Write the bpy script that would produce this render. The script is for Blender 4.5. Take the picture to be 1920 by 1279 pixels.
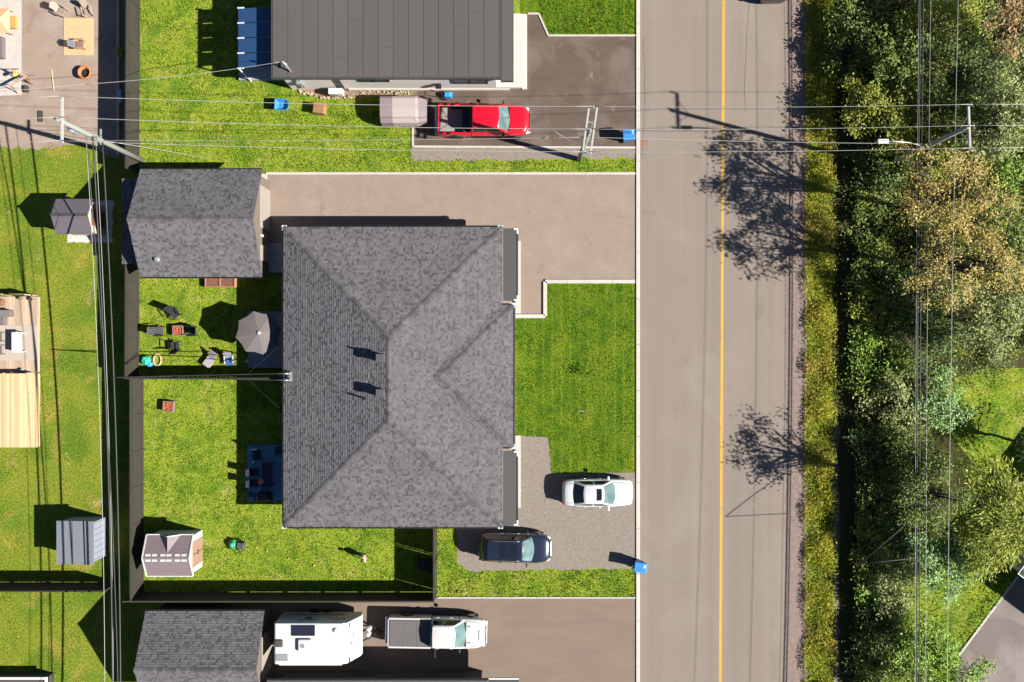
import bpy, bmesh, math, random
import numpy as np
from mathutils import Vector, Matrix

R = math.radians
random.seed(11)
rng = np.random.default_rng(11)
for o in list(bpy.data.objects):
    bpy.data.objects.remove(o)
sc = bpy.context.scene
col = sc.collection

# ------------------------------------------------------------------ camera
S, H = 0.034, 54.0            # metres per photo pixel on the ground, drone height
def P(px, py, z=0.0):
    """ground plan: the place at height z that is seen at photo pixel px, py"""
    k = S * (H - z) / H
    return Vector(((px - 960) * k, (639.5 - py) * k, z))
cam = bpy.data.cameras.new('camera')
co = bpy.data.objects.new('camera', cam)
col.objects.link(co)
co.location = (0, 0, H)
cam.sensor_width = 36
cam.lens = 36 * H / (1920 * S)
cam.clip_end = 2000
sc.camera = co
# ------------------------------------------------------------------ world, sun, exposure
SUN_EL, SUN_DEV = 35.8, 15.0   # shadows run west (left) and 15 degrees to the north
w = bpy.data.worlds.new('World')
sc.world = w
w.use_nodes = True
nt = w.node_tree
sky = nt.nodes.new('ShaderNodeTexSky')
sky.sky_type = 'NISHITA'
sky.sun_disc = False
sky.sun_elevation = R(SUN_EL)
sky.sun_rotation = R(90 + SUN_DEV)
sky.air_density = 0.55
sky.dust_density = 0.1
nt.links.new(sky.outputs[0], nt.nodes['Background'].inputs[0])
nt.nodes['Background'].inputs[1].default_value = 0.05
sd = bpy.data.lights.new('sun', 'SUN')
sd.energy = 5.0
sd.angle = R(0.5)
sd.color = (1.0, 0.95, 0.87)
so = bpy.data.objects.new('sun', sd)
col.objects.link(so)
ldir = Vector((-math.cos(R(SUN_DEV)) * math.cos(R(SUN_EL)), math.sin(R(SUN_DEV)) * math.cos(R(SUN_EL)), -math.sin(R(SUN_EL))))
so.rotation_euler = ldir.to_track_quat('-Z', 'Y').to_euler()
so.location = (60, -16, 45)
vs = sc.view_settings
vs.view_transform = 'Standard'
vs.look = 'None'
vs.gamma = 1
vs.exposure = 1.565
vs.use_curve_mapping = False
sc.render.resolution_x, sc.render.resolution_y = 1024, 682
sc.render.engine = 'CYCLES'

# ------------------------------------------------------------------ materials
MATS = {}
ALB = 0.70
def mat(name, c, rough=0.7, c2=None, scale=6.0, amt=0.5, fine=None, famt=0.25, bump=0.0, bscale=60.0,
        metal=0.0, spec=0.4, shade=0.0, stretch=None, coat=0.0, detail=6.0, dist=0.0, trans=0.0, patch=None, alpha=None, stripe=None):
    """principled material: colour c mottled with c2, fine grain, bump; 'shade' face attribute brightens/darkens pieces"""
    if name in MATS:
        return MATS[name]
    dim = lambda q: tuple(k * ALB for k in q)      # palette below was picked at a lower exposure
    c = dim(c); c2 = dim(c2) if c2 else None
    patch = [(dim(q[0]),) + tuple(q[1:]) for q in patch] if patch else None
    stripe = (dim(stripe[0]),) + tuple(stripe[1:]) if stripe else None
    m = bpy.data.materials.new(name)
    m.use_nodes = True
    n, l = m.node_tree.nodes, m.node_tree.links
    b = n['Principled BSDF']
    b.inputs['Roughness'].default_value = rough
    b.inputs['Metallic'].default_value = metal
    b.inputs['Specular IOR Level'].default_value = spec
    if coat:
        b.inputs['Coat Weight'].default_value = coat
        b.inputs['Coat Roughness'].default_value = 0.04
    geo = n.new('ShaderNodeNewGeometry')
    src = geo.outputs['Position']
    if stretch:
        mp = n.new('ShaderNodeVectorMath'); mp.operation = 'MULTIPLY'
        mp.inputs[1].default_value = stretch
        l.new(src, mp.inputs[0]); ssrc = mp.outputs[0]
    else:
        ssrc = src
    rgb = n.new('ShaderNodeRGB'); rgb.outputs[0].default_value = (*c, 1)
    out = rgb.outputs[0]
    def mix(kind, fac, a, bcol):
        mx = n.new('ShaderNodeMix'); mx.data_type = 'RGBA'; mx.blend_type = kind
        if isinstance(fac, float): mx.inputs[0].default_value = fac
        else: l.new(fac, mx.inputs[0])
        l.new(a, mx.inputs[6])
        if isinstance(bcol, tuple): mx.inputs[7].default_value = (*bcol, 1)
        else: l.new(bcol, mx.inputs[7])
        return mx.outputs[2]
    def noise(sc_, det=6.0, vec=None, d=0.0):
        t = n.new('ShaderNodeTexNoise'); t.inputs['Scale'].default_value = sc_
        t.inputs['Detail'].default_value = det; t.inputs['Distortion'].default_value = d
        l.new(vec if vec is not None else src, t.inputs['Vector'])
        return t.outputs[0]
    def ramp(v, a, b_):
        r = n.new('ShaderNodeMapRange'); r.inputs[1].default_value = a; r.inputs[2].default_value = b_
        l.new(v, r.inputs[0]); return r.outputs[0]
    if c2:
        f = ramp(noise(scale, detail, ssrc, dist), 0.5 - 0.22, 0.5 + 0.22)
        mm = n.new('ShaderNodeMath'); mm.operation = 'MULTIPLY'; mm.inputs[1].default_value = amt * 1.6
        mm.use_clamp = True
        l.new(f, mm.inputs[0])
        out = mix('MIX', mm.outputs[0], out, c2)
    for pt in (patch or []):      # (colour, scale, lo, hi, strength)
        f = ramp(noise(pt[1], 4.0, src, 0.6), pt[2], pt[3])
        mm = n.new('ShaderNodeMath'); mm.operation = 'MULTIPLY'; mm.inputs[1].default_value = pt[4]; mm.use_clamp = True
        l.new(f, mm.inputs[0])
        out = mix('MIX', mm.outputs[0], out, pt[0])
    if stripe:      # mowing lines: (colour, lines per metre, strength)
        wv = n.new('ShaderNodeTexWave'); wv.wave_type = 'BANDS'; wv.bands_direction = 'X'; wv.wave_profile = 'SIN'
        wv.inputs['Scale'].default_value = stripe[1] * 0.314; wv.inputs['Distortion'].default_value = 0.5; wv.inputs['Detail Scale'].default_value = 0.4
        l.new(src, wv.inputs['Vector'])
        f = ramp(wv.outputs['Fac'], 0.78, 1.0)
        f2 = n.new('ShaderNodeMath'); f2.operation = 'MULTIPLY'; l.new(f, f2.inputs[0]); l.new(ramp(noise(0.8, 3.0), 0.35, 0.6), f2.inputs[1])
        mm = n.new('ShaderNodeMath'); mm.operation = 'MULTIPLY'; mm.inputs[1].default_value = stripe[2]; mm.use_clamp = True
        l.new(f2.outputs[0], mm.inputs[0])
        out = mix('MIX', mm.outputs[0], out, stripe[0])
    if fine:
        f = ramp(noise(fine, 3.0), 0.25, 0.75)
        mr = n.new('ShaderNodeMapRange'); mr.inputs[3].default_value = 1 - famt; mr.inputs[4].default_value = 1 + famt
        l.new(f, mr.inputs[0])
        vm = n.new('ShaderNodeVectorMath'); vm.operation = 'SCALE'
        l.new(out, vm.inputs[0]); l.new(mr.outputs[0], vm.inputs['Scale']); out = vm.outputs[0]
    if shade:
        at = n.new('ShaderNodeAttribute'); at.attribute_name = 'shade'
        mr = n.new('ShaderNodeMapRange'); mr.inputs[3].default_value = 1 - shade; mr.inputs[4].default_value = 1 + shade
        l.new(at.outputs['Fac'], mr.inputs[0])
        vm = n.new('ShaderNodeVectorMath'); vm.operation = 'SCALE'
        l.new(out, vm.inputs[0]); l.new(mr.outputs[0], vm.inputs['Scale']); out = vm.outputs[0]
    l.new(out, b.inputs['Base Color'])
    if bump:
        bp = n.new('ShaderNodeBump'); bp.inputs['Strength'].default_value = bump; bp.inputs['Distance'].default_value = 0.03
        l.new(noise(bscale, 5.0), bp.inputs['Height']); l.new(bp.outputs[0], b.inputs['Normal'])
    if trans:
        tr = n.new('ShaderNodeBsdfTranslucent'); l.new(out, tr.inputs[0])
        ms = n.new('ShaderNodeMixShader'); ms.inputs[0].default_value = trans
        l.new(b.outputs[0], ms.inputs[1]); l.new(tr.outputs[0], ms.inputs[2])
        l.new(ms.outputs[0], n['Material Output'].inputs[0])
    if alpha is not None:
        b.inputs['Transmission Weight'].default_value = alpha
        b.inputs['IOR'].default_value = 1.45
    MATS[name] = m
    return m

# ------------------------------------------------------------------ mesh builder
class MB:
    def __init__(s):
        s.v, s.f, s.c = [], [], []
    def poly(s, pts, c=0.5):
        i = len(s.v); s.v += [tuple(p) for p in pts]; s.f.append(tuple(range(i, i + len(pts)))); s.c.append(c); return s
    def raw(s, vs_, fs, c=0.5):
        i = len(s.v); s.v += [tuple(p) for p in vs_]
        for f in fs:
            s.f.append(tuple(i + k for k in f)); s.c.append(c)
        return s
    def hexa(s, p, c=0.5):      # 8 points: bottom 4 (ccw), top 4
        return s.raw(p, [(3, 2, 1, 0), (4, 5, 6, 7), (0, 1, 5, 4), (1, 2, 6, 5), (2, 3, 7, 6), (3, 0, 4, 7)], c)
    def box(s, x0, x1, y0, y1, z0, z1, c=0.5):
        if x0 > x1: x0, x1 = x1, x0
        if y0 > y1: y0, y1 = y1, y0
        return s.hexa([(x0, y0, z0), (x1, y0, z0), (x1, y1, z0), (x0, y1, z0), (x0, y0, z1), (x1, y0, z1), (x1, y1, z1), (x0, y1, z1)], c)
    def obox(s, ctr, size, rot=None, c=0.5):
        hx, hy, hz = size[0] / 2, size[1] / 2, size[2] / 2
        M = rot if isinstance(rot, Matrix) else Matrix.Rotation(rot or 0, 3, 'Z')
        pts = [Vector(ctr) + M @ Vector(q) for q in ((-hx, -hy, -hz), (hx, -hy, -hz), (hx, hy, -hz), (-hx, hy, -hz), (-hx, -hy, hz), (hx, -hy, hz), (hx, hy, hz), (-hx, hy, hz))]
        return s.hexa(pts, c)
    def prism(s, poly, z0, z1, c=0.5):
        a = sum(poly[i][0] * poly[(i + 1) % len(poly)][1] - poly[(i + 1) % len(poly)][0] * poly[i][1] for i in range(len(poly)))
        if a < 0: poly = poly[::-1]
        n = len(poly)
        vs_ = [(p[0], p[1], z0) for p in poly] + [(p[0], p[1], z1) for p in poly]
        fs = [tuple(range(n))[::-1], tuple(range(n, 2 * n))] + [(i, (i + 1) % n, n + (i + 1) % n, n + i) for i in range(n)]
        return s.raw(vs_, fs, c)
    def tube(s, pts, r, n=6, c=0.5, caps=True):
        pts = [Vector(p) for p in pts]
        rs = r if isinstance(r, (list, tuple)) else [r] * len(pts)
        ring = []
        prev = None
        for i, p in enumerate(pts):
            d = (pts[min(i + 1, len(pts) - 1)] - pts[max(i - 1, 0)])
            if d.length < 1e-9: d = Vector((0, 0, 1))
            d.normalize()
            a = prev if prev is not None else (Vector((0, 0, 1)) if abs(d.z) < 0.9 else Vector((1, 0, 0)))
            u = d.cross(a).normalized() if d.cross(a).length > 1e-6 else d.orthogonal().normalized()
            vv = u.cross(d).normalized()
            prev = vv
            ring.append([p + (u * math.cos(2 * math.pi * k / n) + vv * math.sin(2 * math.pi * k / n)) * rs[i] for k in range(n)])
        vs_ = [q for rg in ring for q in rg]
        fs = []
        for i in range(len(pts) - 1):
            for k in range(n):
                fs.append((i * n + k, i * n + (k + 1) % n, (i + 1) * n + (k + 1) % n, (i + 1) * n + k))
        if caps:
            fs.append(tuple(range(n))[::-1]); fs.append(tuple((len(pts) - 1) * n + k for k in range(n)))
        return s.raw(vs_, fs, c)
    def lathe(s, prof, ctr=(0, 0, 0), n=16, axis='Z', c=0.5):
        vs_, fs = [], []
        for (r, z) in prof:
            for k in range(n):
                a = 2 * math.pi * k / n
                q = (r * math.cos(a), r * math.sin(a), z)
                if axis == 'X': q = (q[2], q[0], q[1])
                if axis == 'Y': q = (q[0], q[2], q[1])
                vs_.append((ctr[0] + q[0], ctr[1] + q[1], ctr[2] + q[2]))
        for i in range(len(prof) - 1):
            for k in range(n):
                fs.append((i * n + k, i * n + (k + 1) % n, (i + 1) * n + (k + 1) % n, (i + 1) * n + k))
        fs.append(tuple(range(n))[::-1]); fs.append(tuple((len(prof) - 1) * n + k for k in range(n)))
        return s.raw(vs_, fs, c)
    def grid(s, fn, nu, nv, u0=0, u1=1, v0=0, v1=1, c=0.5):
        vs_ = [fn(u0 + (u1 - u0) * i / nu, v0 + (v1 - v0) * j / nv) for j in range(nv + 1) for i in range(nu + 1)]
        fs = [(j * (nu + 1) + i, j * (nu + 1) + i + 1, (j + 1) * (nu + 1) + i + 1, (j + 1) * (nu + 1) + i) for j in range(nv) for i in range(nu)]
        return s.raw(vs_, fs, c)
    def mesh(s, name, m, smooth=False, off=None, merge=False):
        me = bpy.data.meshes.new(name)
        v = s.v if off is None else [(q[0] - off[0], q[1] - off[1], q[2] - off[2]) for q in s.v]
        me.from_pydata(v, [], s.f)
        a = me.attributes.new('shade', 'FLOAT', 'FACE')
        a.data.foreach_set('value', np.array(s.c, dtype=np.float32))
        if smooth:
            me.polygons.foreach_set('use_smooth', np.ones(len(s.f), dtype=bool))
        me.materials.append(m)
        if merge:
            bm = bmesh.new(); bm.from_mesh(me)
            bmesh.ops.remove_doubles(bm, verts=bm.verts, dist=1e-4)
            bmesh.ops.recalc_face_normals(bm, faces=bm.faces)
            bm.to_mesh(me); bm.free()
        me.update()
        return me
    def build(s, name, m, parent=None, smooth=False, bevel=0, sub=0, world=True, merge=False, seg=2):
        off = None
        if parent is not None and world:
            off = parent.get('_org') or (0, 0, 0)
        me = s.mesh(name, m, smooth, off, merge)
        return link(name, me, parent, bevel, sub, seg)

def link(name, me, parent=None, bevel=0, sub=0, seg=2):
    o = bpy.data.objects.new(name, me)
    col.objects.link(o)
    if parent is not None:
        o.parent = parent
        if parent.get('_org') is not None: o['_org'] = list(parent['_org'])
    if bevel:
        bv = o.modifiers.new('bevel', 'BEVEL'); bv.width = bevel; bv.segments = seg; bv.limit_method = 'ANGLE'; bv.angle_limit = R(40)
    if sub:
        sb = o.modifiers.new('sub', 'SUBSURF'); sb.levels = sub; sb.render_levels = sub
    return o

def tag(o, label, cat, group=None, kind=None):
    o['label'] = label; o['category'] = cat
    if group: o['group'] = group
    if kind: o['kind'] = kind
    return o

def thing(name, label, cat, loc=(0, 0, 0), rotz=0, group=None):
    o = bpy.data.objects.new(name, None)
    col.objects.link(o)
    o.empty_display_size = 0.2
    o.location = loc; o.rotation_euler = (0, 0, rotz)
    o['_org'] = [float(q) for q in loc]      # parts given in world places are shifted by this
    return tag(o, label, cat, group)

def copy_thing(root, loc, rotz, label=None, group=None):
    def cp(o, par):
        c = o.copy(); col.objects.link(c)
        if par is not None: c.parent = par
        for ch in [q for q in bpy.data.objects if q.parent == o]:
            cp(ch, c)
        return c
    r = cp(root, None)
    r.location = loc; r.rotation_euler = (0, 0, rotz)
    if label: r['label'] = label
    if group: r['group'] = group
    return r

def struct(name, mb, m, label, cat, **k):
    return tag(mb.build(name, m, **k), label, cat, kind='structure')

def pp(pts, z=0.0):
    return [P(a, b, 0)[:2] for a, b in pts]

# ------------------------------------------------------------------ palette
DARKG, LIGHTG = (0.045, 0.095, 0.008), (0.15, 0.185, 0.018)
m_lawn = mat('lawn', (0.152, 0.238, 0.015), 0.9, c2=(0.262, 0.288, 0.032), scale=0.6, amt=0.5, fine=9, famt=0.5, bump=0.9, bscale=22, spec=0.1,
             patch=[((0.36, 0.30, 0.10), 0.9, 0.57, 0.70, 0.5), ((0.070, 0.155, 0.010), 0.7, 0.50, 0.64, 0.7), ((0.048, 0.125, 0.010), 2.2, 0.55, 0.64, 0.65)])
m_lawn_front = mat('lawn_front', (0.055, 0.128, 0.004), 0.9, c2=(0.125, 0.170, 0.008), scale=0.5, amt=0.5, fine=9, famt=0.5, bump=0.9, bscale=22, spec=0.1,
             stretch=(2.2, 0.5, 1), patch=[((0.032, 0.090, 0.005), 1.4, 0.50, 0.64, 0.6), ((0.16, 0.20, 0.012), 0.5, 0.54, 0.68, 0.6)], stripe=((0.17, 0.23, 0.02), 1.75, 0.5))
m_lawn_old = mat('lawn_west', (0.122, 0.190, 0.016), 0.9, c2=(0.225, 0.225, 0.027), scale=0.5, amt=0.5, fine=9, famt=0.45, bump=0.9, bscale=22, spec=0.1,
             patch=[((0.075, 0.145, 0.012), 0.4, 0.48, 0.64, 0.7), ((0.31, 0.24, 0.05), 0.6, 0.56, 0.68, 0.55), ((0.34, 0.26, 0.13), 0.55, 0.66, 0.72, 0.6)])
m_tuft = mat('grass_tuft', (0.205, 0.302, 0.020), 0.8, c2=(0.33, 0.35, 0.04), scale=0.6, amt=0.5, shade=0.55, spec=0.15, trans=0.25)
m_tuft_front = mat('grass_tuft_front', (0.080, 0.175, 0.008), 0.8, c2=(0.15, 0.20, 0.014), scale=0.6, amt=0.5, shade=0.5, spec=0.15, trans=0.25, stripe=((0.18, 0.26, 0.025), 1.75, 0.4))
m_asph = mat('asphalt_road', (0.240, 0.200, 0.168), 0.9, c2=(0.205, 0.172, 0.146), scale=0.9, amt=0.6, fine=11, famt=0.07, bump=0.25, bscale=120, spec=0.2,
             stretch=(1.6, 0.035, 1), patch=[((0.275, 0.24, 0.21), 0.22, 0.55, 0.75, 0.5), ((0.29, 0.26, 0.235), 3.2, 0.68, 0.76, 0.5), ((0.165, 0.138, 0.118), 0.8, 0.63, 0.74, 0.35)])
m_drive = mat('driveway_gravel', (0.285, 0.224, 0.183), 0.95, c2=(0.25, 0.195, 0.158), scale=1.2, amt=0.5, fine=13, famt=0.16, bump=0.45, bscale=90, spec=0.15,
              patch=[((0.33, 0.275, 0.235), 0.5, 0.50, 0.66, 0.3), ((0.20, 0.135, 0.10), 0.7, 0.62, 0.72, 0.4)])
m_drive2 = mat('driveway_dark', (0.122, 0.088, 0.068), 0.9, c2=(0.088, 0.064, 0.052), scale=0.8, amt=0.5, fine=12, famt=0.12, bump=0.25, bscale=100, spec=0.2,
              stretch=(0.6, 1.6, 1), patch=[((0.21, 0.165, 0.14), 0.45, 0.48, 0.66, 0.45), ((0.40, 0.34, 0.30), 1.1, 0.63, 0.74, 0.35)])
m_drive3 = mat('driveway_south', (0.215, 0.162, 0.128), 0.9, c2=(0.175, 0.130, 0.104), scale=0.7, amt=0.5, fine=12, famt=0.10, bump=0.2, bscale=100, spec=0.2,
              stretch=(0.5, 1.8, 1))
m_grav = mat('gravel_grey', (0.27, 0.23, 0.195), 0.95, c2=(0.20, 0.17, 0.143), scale=5, amt=0.55, fine=20, famt=0.38, bump=0.8, bscale=45, spec=0.15)
m_shoulder = mat('gravel_shoulder', (0.27, 0.205, 0.18), 0.95, c2=(0.19, 0.145, 0.128), scale=4, amt=0.55, fine=20, famt=0.34, bump=0.8, bscale=45, spec=0.15)
m_yard = mat('gravel_yard', (0.33, 0.255, 0.205), 0.95, c2=(0.28, 0.212, 0.168), scale=0.8, amt=0.6, fine=12, famt=0.16, bump=0.35, bscale=80, spec=0.15,
             patch=[((0.22, 0.145, 0.10), 0.6, 0.55, 0.68, 0.55), ((0.36, 0.30, 0.25), 0.5, 0.52, 0.66, 0.5)])
m_conc = mat('concrete', (0.50, 0.465, 0.42), 0.85, c2=(0.42, 0.385, 0.34), scale=2.5, amt=0.5, fine=30, famt=0.10, bump=0.2, bscale=60, spec=0.2)
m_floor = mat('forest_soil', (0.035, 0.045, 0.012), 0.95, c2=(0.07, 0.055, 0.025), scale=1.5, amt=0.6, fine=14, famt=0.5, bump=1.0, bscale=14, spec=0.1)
m_yellow = mat('yellow_paint', (0.56, 0.33, 0.035), 0.7, c2=(0.46, 0.28, 0.06), scale=2.0, amt=0.5, fine=14, famt=0.2, spec=0.2, patch=[((0.28, 0.22, 0.15), 2.4, 0.60, 0.70, 0.7)])
m_shing = mat('shingle', (0.122, 0.117, 0.125), 0.9, c2=(0.102, 0.098, 0.106), scale=0.45, amt=0.5, fine=16, famt=0.22, shade=0.62, spec=0.2, bump=0.3, bscale=150)
m_roofdark = mat('charcoal_metal', (0.055, 0.058, 0.055), 0.5, fine=20, famt=0.06, spec=0.4)
m_black = mat('black_metal', (0.012, 0.012, 0.014), 0.45, spec=0.4)
m_white = mat('white_metal', (0.62, 0.62, 0.60), 0.5, c2=(0.56, 0.56, 0.54), scale=3, amt=0.3)
m_grey = mat('grey_metal', (0.33, 0.34, 0.35), 0.45, metal=0.3)
m_galv = mat('galvanised', (0.52, 0.53, 0.53), 0.4, metal=0.6, fine=30, famt=0.1)
m_wall = mat('siding_grey', (0.66, 0.61, 0.56), 0.8, fine=9, famt=0.06, spec=0.2)
m_walld = mat('siding_dark', (0.075, 0.07, 0.065), 0.8, fine=9, famt=0.08, spec=0.2)
m_glass = mat('window_glass', (0.05, 0.075, 0.075), 0.06, spec=0.8)
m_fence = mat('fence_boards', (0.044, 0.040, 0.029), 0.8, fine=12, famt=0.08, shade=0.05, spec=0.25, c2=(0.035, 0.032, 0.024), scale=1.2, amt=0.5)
m_wood = mat('new_wood', (0.62, 0.47, 0.27), 0.75, c2=(0.55, 0.40, 0.21), scale=3, amt=0.5, fine=25, famt=0.12, shade=0.22, stretch=(6, 0.6, 6), spec=0.2)
m_woodp = mat('weathered_wood', (0.50, 0.375, 0.28), 0.8, c2=(0.42, 0.30, 0.21), scale=3, amt=0.5, fine=25, famt=0.14, shade=0.2, stretch=(6, 0.6, 6), spec=0.2)
m_brown = mat('brown_wood', (0.22, 0.10, 0.05), 0.8, c2=(0.15, 0.07, 0.04), scale=6, amt=0.5, fine=20, famt=0.2)
m_pole = mat('pole_wood', (0.25, 0.265, 0.225), 0.85, c2=(0.22, 0.235, 0.20), scale=4, amt=0.5, fine=20, famt=0.15, stretch=(3, 3, 0.4))
m_wire = mat('aluminium_wire', (0.40, 0.39, 0.37), 0.5, metal=0.2)
m_cable = mat('black_cable', (0.030, 0.030, 0.032), 0.6)
m_blue = mat('blue_plastic', (0.035, 0.24, 0.62), 0.5, c2=(0.03, 0.20, 0.54), scale=4, amt=0.4)
m_rubber = mat('tyre_rubber', (0.014, 0.014, 0.015), 0.85)
m_deck = mat('deck_grey', (0.30, 0.33, 0.36), 0.8, c2=(0.25, 0.28, 0.31), scale=3, amt=0.5, fine=20, famt=0.12, shade=0.15, stretch=(0.7, 6, 6))
m_terra = mat('terracotta', (0.42, 0.10, 0.04), 0.8, c2=(0.30, 0.07, 0.03), scale=10, amt=0.6, fine=30, famt=0.3)
# ================================================================== THE GROUND
def sheet(name, pts, z, m, label, cat, kind='structure', sub=None):
    mb = MB()
    poly = pp(pts)
    a = sum(poly[i][0] * poly[(i + 1) % len(poly)][1] - poly[(i + 1) % len(poly)][0] * poly[i][1] for i in range(len(poly)))
    if a < 0: poly = poly[::-1]
    mb.poly([(x, y, z) for x, y in poly])
    return tag(mb.build(name, m), label, cat, kind=kind)

def ragged(p, q, n, amp, seed):
    """points from p to q (photo pixels) with an uneven edge"""
    r = random.Random(seed)
    out = []
    for i in range(n + 1):
        t = i / n
        dx, dy = q[0] - p[0], q[1] - p[1]
        L = math.hypot(dx, dy)
        k = 0 if i in (0, n) else r.uniform(-amp, amp)
        out.append((p[0] + dx * t - dy / L * k, p[1] + dy * t + dx / L * k))
    return out

g = MB()
g.poly([(-250, -250, 0), (250, -250, 0), (250, 250, 0), (-250, 250, 0)])
struct('ground', g, m_lawn, 'rough grass ground running under the whole neighbourhood', 'ground')
sheet('lawn', [(-150, 270), (262, 270), (262, 1500), (-150, 1500)], 0.004, m_lawn_old, 'yellowish green lawn of the neighbours west of the long fence', 'lawn')
sheet('lawn', [(950, 530), (1194, 530), (1194, 892), (950, 892)], 0.004, m_lawn_front, 'deep green striped front lawn of the hip-roofed house', 'lawn')
sheet('lawn', [(975, -200), (1194, -200), (1194, 70), (975, 70)], 0.004, m_lawn_front, 'bright green front lawn beside the flat-roofed house', 'lawn')
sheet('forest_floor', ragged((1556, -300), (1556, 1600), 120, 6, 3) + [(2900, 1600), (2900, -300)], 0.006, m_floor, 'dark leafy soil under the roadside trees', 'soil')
sheet('lawn', [(1775, 715), (1850, 690), (2700, 690), (2700, 900), (1850, 900), (1770, 800)], 0.012, m_lawn, 'sunny lawn clearing behind the roadside thicket', 'lawn')
sheet('lawn', [(1690, 1090), (1830, 1030), (2700, 1030), (2700, 1600), (1640, 1600), (1640, 1300), (1690, 1210)], 0.012, m_lawn, 'grass beside the slanting dark driveway', 'lawn')
# road
sheet('road', [(1198, -400), (1480, -400), (1480, 1700), (1198, 1700)], 0.008, m_asph, 'wide grey asphalt road', 'road')
sheet('gravel_shoulder', ragged((1474, -300), (1474, 1600), 150, 3, 5) + ragged((1513, 1600), (1513, -300), 150, 5, 6), 0.012, m_shoulder, 'pinkish gravel shoulder along the thicket side of the road', 'gravel')
sheet('road_marking', [(1356.0, -400), (1361.2, -400), (1351.0, 1700), (1345.8, 1700)], 0.013, m_yellow, 'solid yellow line painted along the road', 'road marking')
mb = MB()
y0 = -300
while y0 < 1600:
    a, b = P(1192.5, y0, 0), P(1199.5, y0 + 86, 0)
    mb.box(a.x, b.x, a.y - 0.012, b.y, -0.05, 0.075, random.random()); y0 += 86
struct('kerb', mb, mat('kerb_concrete', (0.50, 0.465, 0.42), 0.85, c2=(0.43, 0.40, 0.36), scale=2.5, amt=0.5, fine=30, famt=0.1, shade=0.05, bump=0.2), 'pale concrete kerb along the house side of the road', 'kerb', bevel=0.015)
# cracks in the asphalt
for (x, ya, yb, lb) in ((1404, -40, 212, 'thin jagged crack running along the far lane'), (1206, 70, 300, 'hairline crack beside the kerb near the survey mark')):
    mb = MB(); r = random.Random(int(x)); yy = ya; prev = None
    while yy < yb:
        x += r.uniform(-1.1, 1.0); q = P(x, yy); wq = r.uniform(.006, .016)
        cur = ((q.x - wq, q.y, .0135), (q.x + wq, q.y, .0135))
        if prev: mb.poly([cur[0], cur[1], prev[1], prev[0]])
        prev = cur; yy += r.uniform(4, 11)
    struct('road_crack', mb, mat('crack', (.075, .062, .055), .95), lb, 'crack')
# driveways
sheet('driveway', [(985, 24), (1010, 27), (1028, 67), (1193, 67), (1193, 277), (775, 277), (775, 232), (560, 232), (560, 150), (985, 150)][0:7] + [(775, 165), (985, 165)], 0.010, m_drive2, 'dark brown asphalt driveway of the flat-roofed house', 'driveway')
sheet('gravel_strip', [(771, 277)] + [(1193, 277), (1193, 296)] + ragged((1193, 296), (771, 302), 30, 3.5, 8), 0.014, m_grav, 'grey gravel strip round the utility pole foot', 'gravel')
sheet('driveway', [(496, 325), (1193, 325), (1193, 526), (1022, 526), (1022, 590), (930, 590), (930, 440), (545, 440), (545, 470), (496, 470)], 0.010, m_drive, 'beige driveway on the north side of the hip-roofed house', 'driveway')
sheet('driveway', [(930, 815), (1027, 820)] + ragged((1027, 820), (1034, 888), 8, 2, 9) + [(1193, 886), (1193, 1066)] + ragged((1193, 1066), (880, 1071), 24, 3, 10) + ragged((880, 1071), (857, 1055), 4, 2, 11) + ragged((857, 1055), (857, 955), 8, 3, 12) + [(930, 955)], 0.010, m_grav, 'grey gravel driveway with the white sedan and navy car', 'driveway')
sheet('driveway', [(480, 1122), (1194, 1122), (1194, 1420), (480, 1420)], 0.010, m_drive3, 'light brown asphalt driveway with the camper trailer', 'driveway')
sheet('gravel_yard', [(-200, -200), (240, -200), (240, 298), (205, 296)] + ragged((205, 292), (150, 268), 6, 3, 13) + ragged((150, 268), (95, 280), 5, 3, 14) + ragged((95, 280), (-200, 272), 24, 4, 15), 0.012, m_yard, 'light sandy gravel yard with timber offcuts', 'gravel yard')
sheet('concrete_slab', [(-200, -200), (41, -200), (41, 178), (-200, 190)], 0.016, m_conc, 'pale concrete slab at the edge of the gravel yard', 'slab')
# slanting driveway of the far house
sheet('driveway', [(1797, 1228), (1908, 1080), (2300, 1330), (2180, 1500), (1750, 1500)], 0.020, mat('driveway_far', (0.165, 0.135, 0.125), 0.9, c2=(0.135, 0.11, 0.10), scale=0.8, amt=0.5, fine=40, famt=0.12, stretch=(1.2, 0.5, 1), patch=[((0.27, 0.23, 0.215), 0.35, 0.47, 0.62, 0.6)]), 'brown asphalt driveway slanting beside the far lawn', 'driveway')
# concrete edging
def edging(name, pts, wpx, h, label):
    mb = MB()
    for (a, b) in zip(pts[:-1], pts[1:]):
        A, B = P(*a), P(*b)
        d = (B - A); L = d.length; d.normalize()
        n_ = max(1, round(L / 1.6))
        for i in range(n_):
            s0, s1 = A + d * (L * i / n_ + 0.004), A + d * (L * (i + 1) / n_ - 0.004)
            mid = (s0 + s1) / 2
            mb.obox((mid.x, mid.y, h / 2 - 0.02), ((s1 - s0).length, wpx * S, h + 0.04), math.atan2(d.y, d.x), random.random())
    return struct(name, mb, MATS['kerb_concrete'], label, 'edging', bevel=0.01)
edging('concrete_edging', [(989, 26), (1010, 26), (1028, 67), (1191, 67)], 3.5, 0.07, 'white concrete edging between dark driveway and bright lawn')
edging('concrete_edging', [(774, 234), (774, 275), (1191, 277)], 3.5, 0.07, 'white concrete edging between dark driveway and gravel strip')
edging('concrete_edging', [(499, 325.5), (1191, 325.5)], 4.5, 0.08, 'white concrete edging along the north side of the beige driveway')
edging('concrete_edging', [(1190, 528), (1022, 528), (1022, 593), (966, 593)], 7, 0.12, 'stepped white concrete border of the striped lawn')
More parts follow.
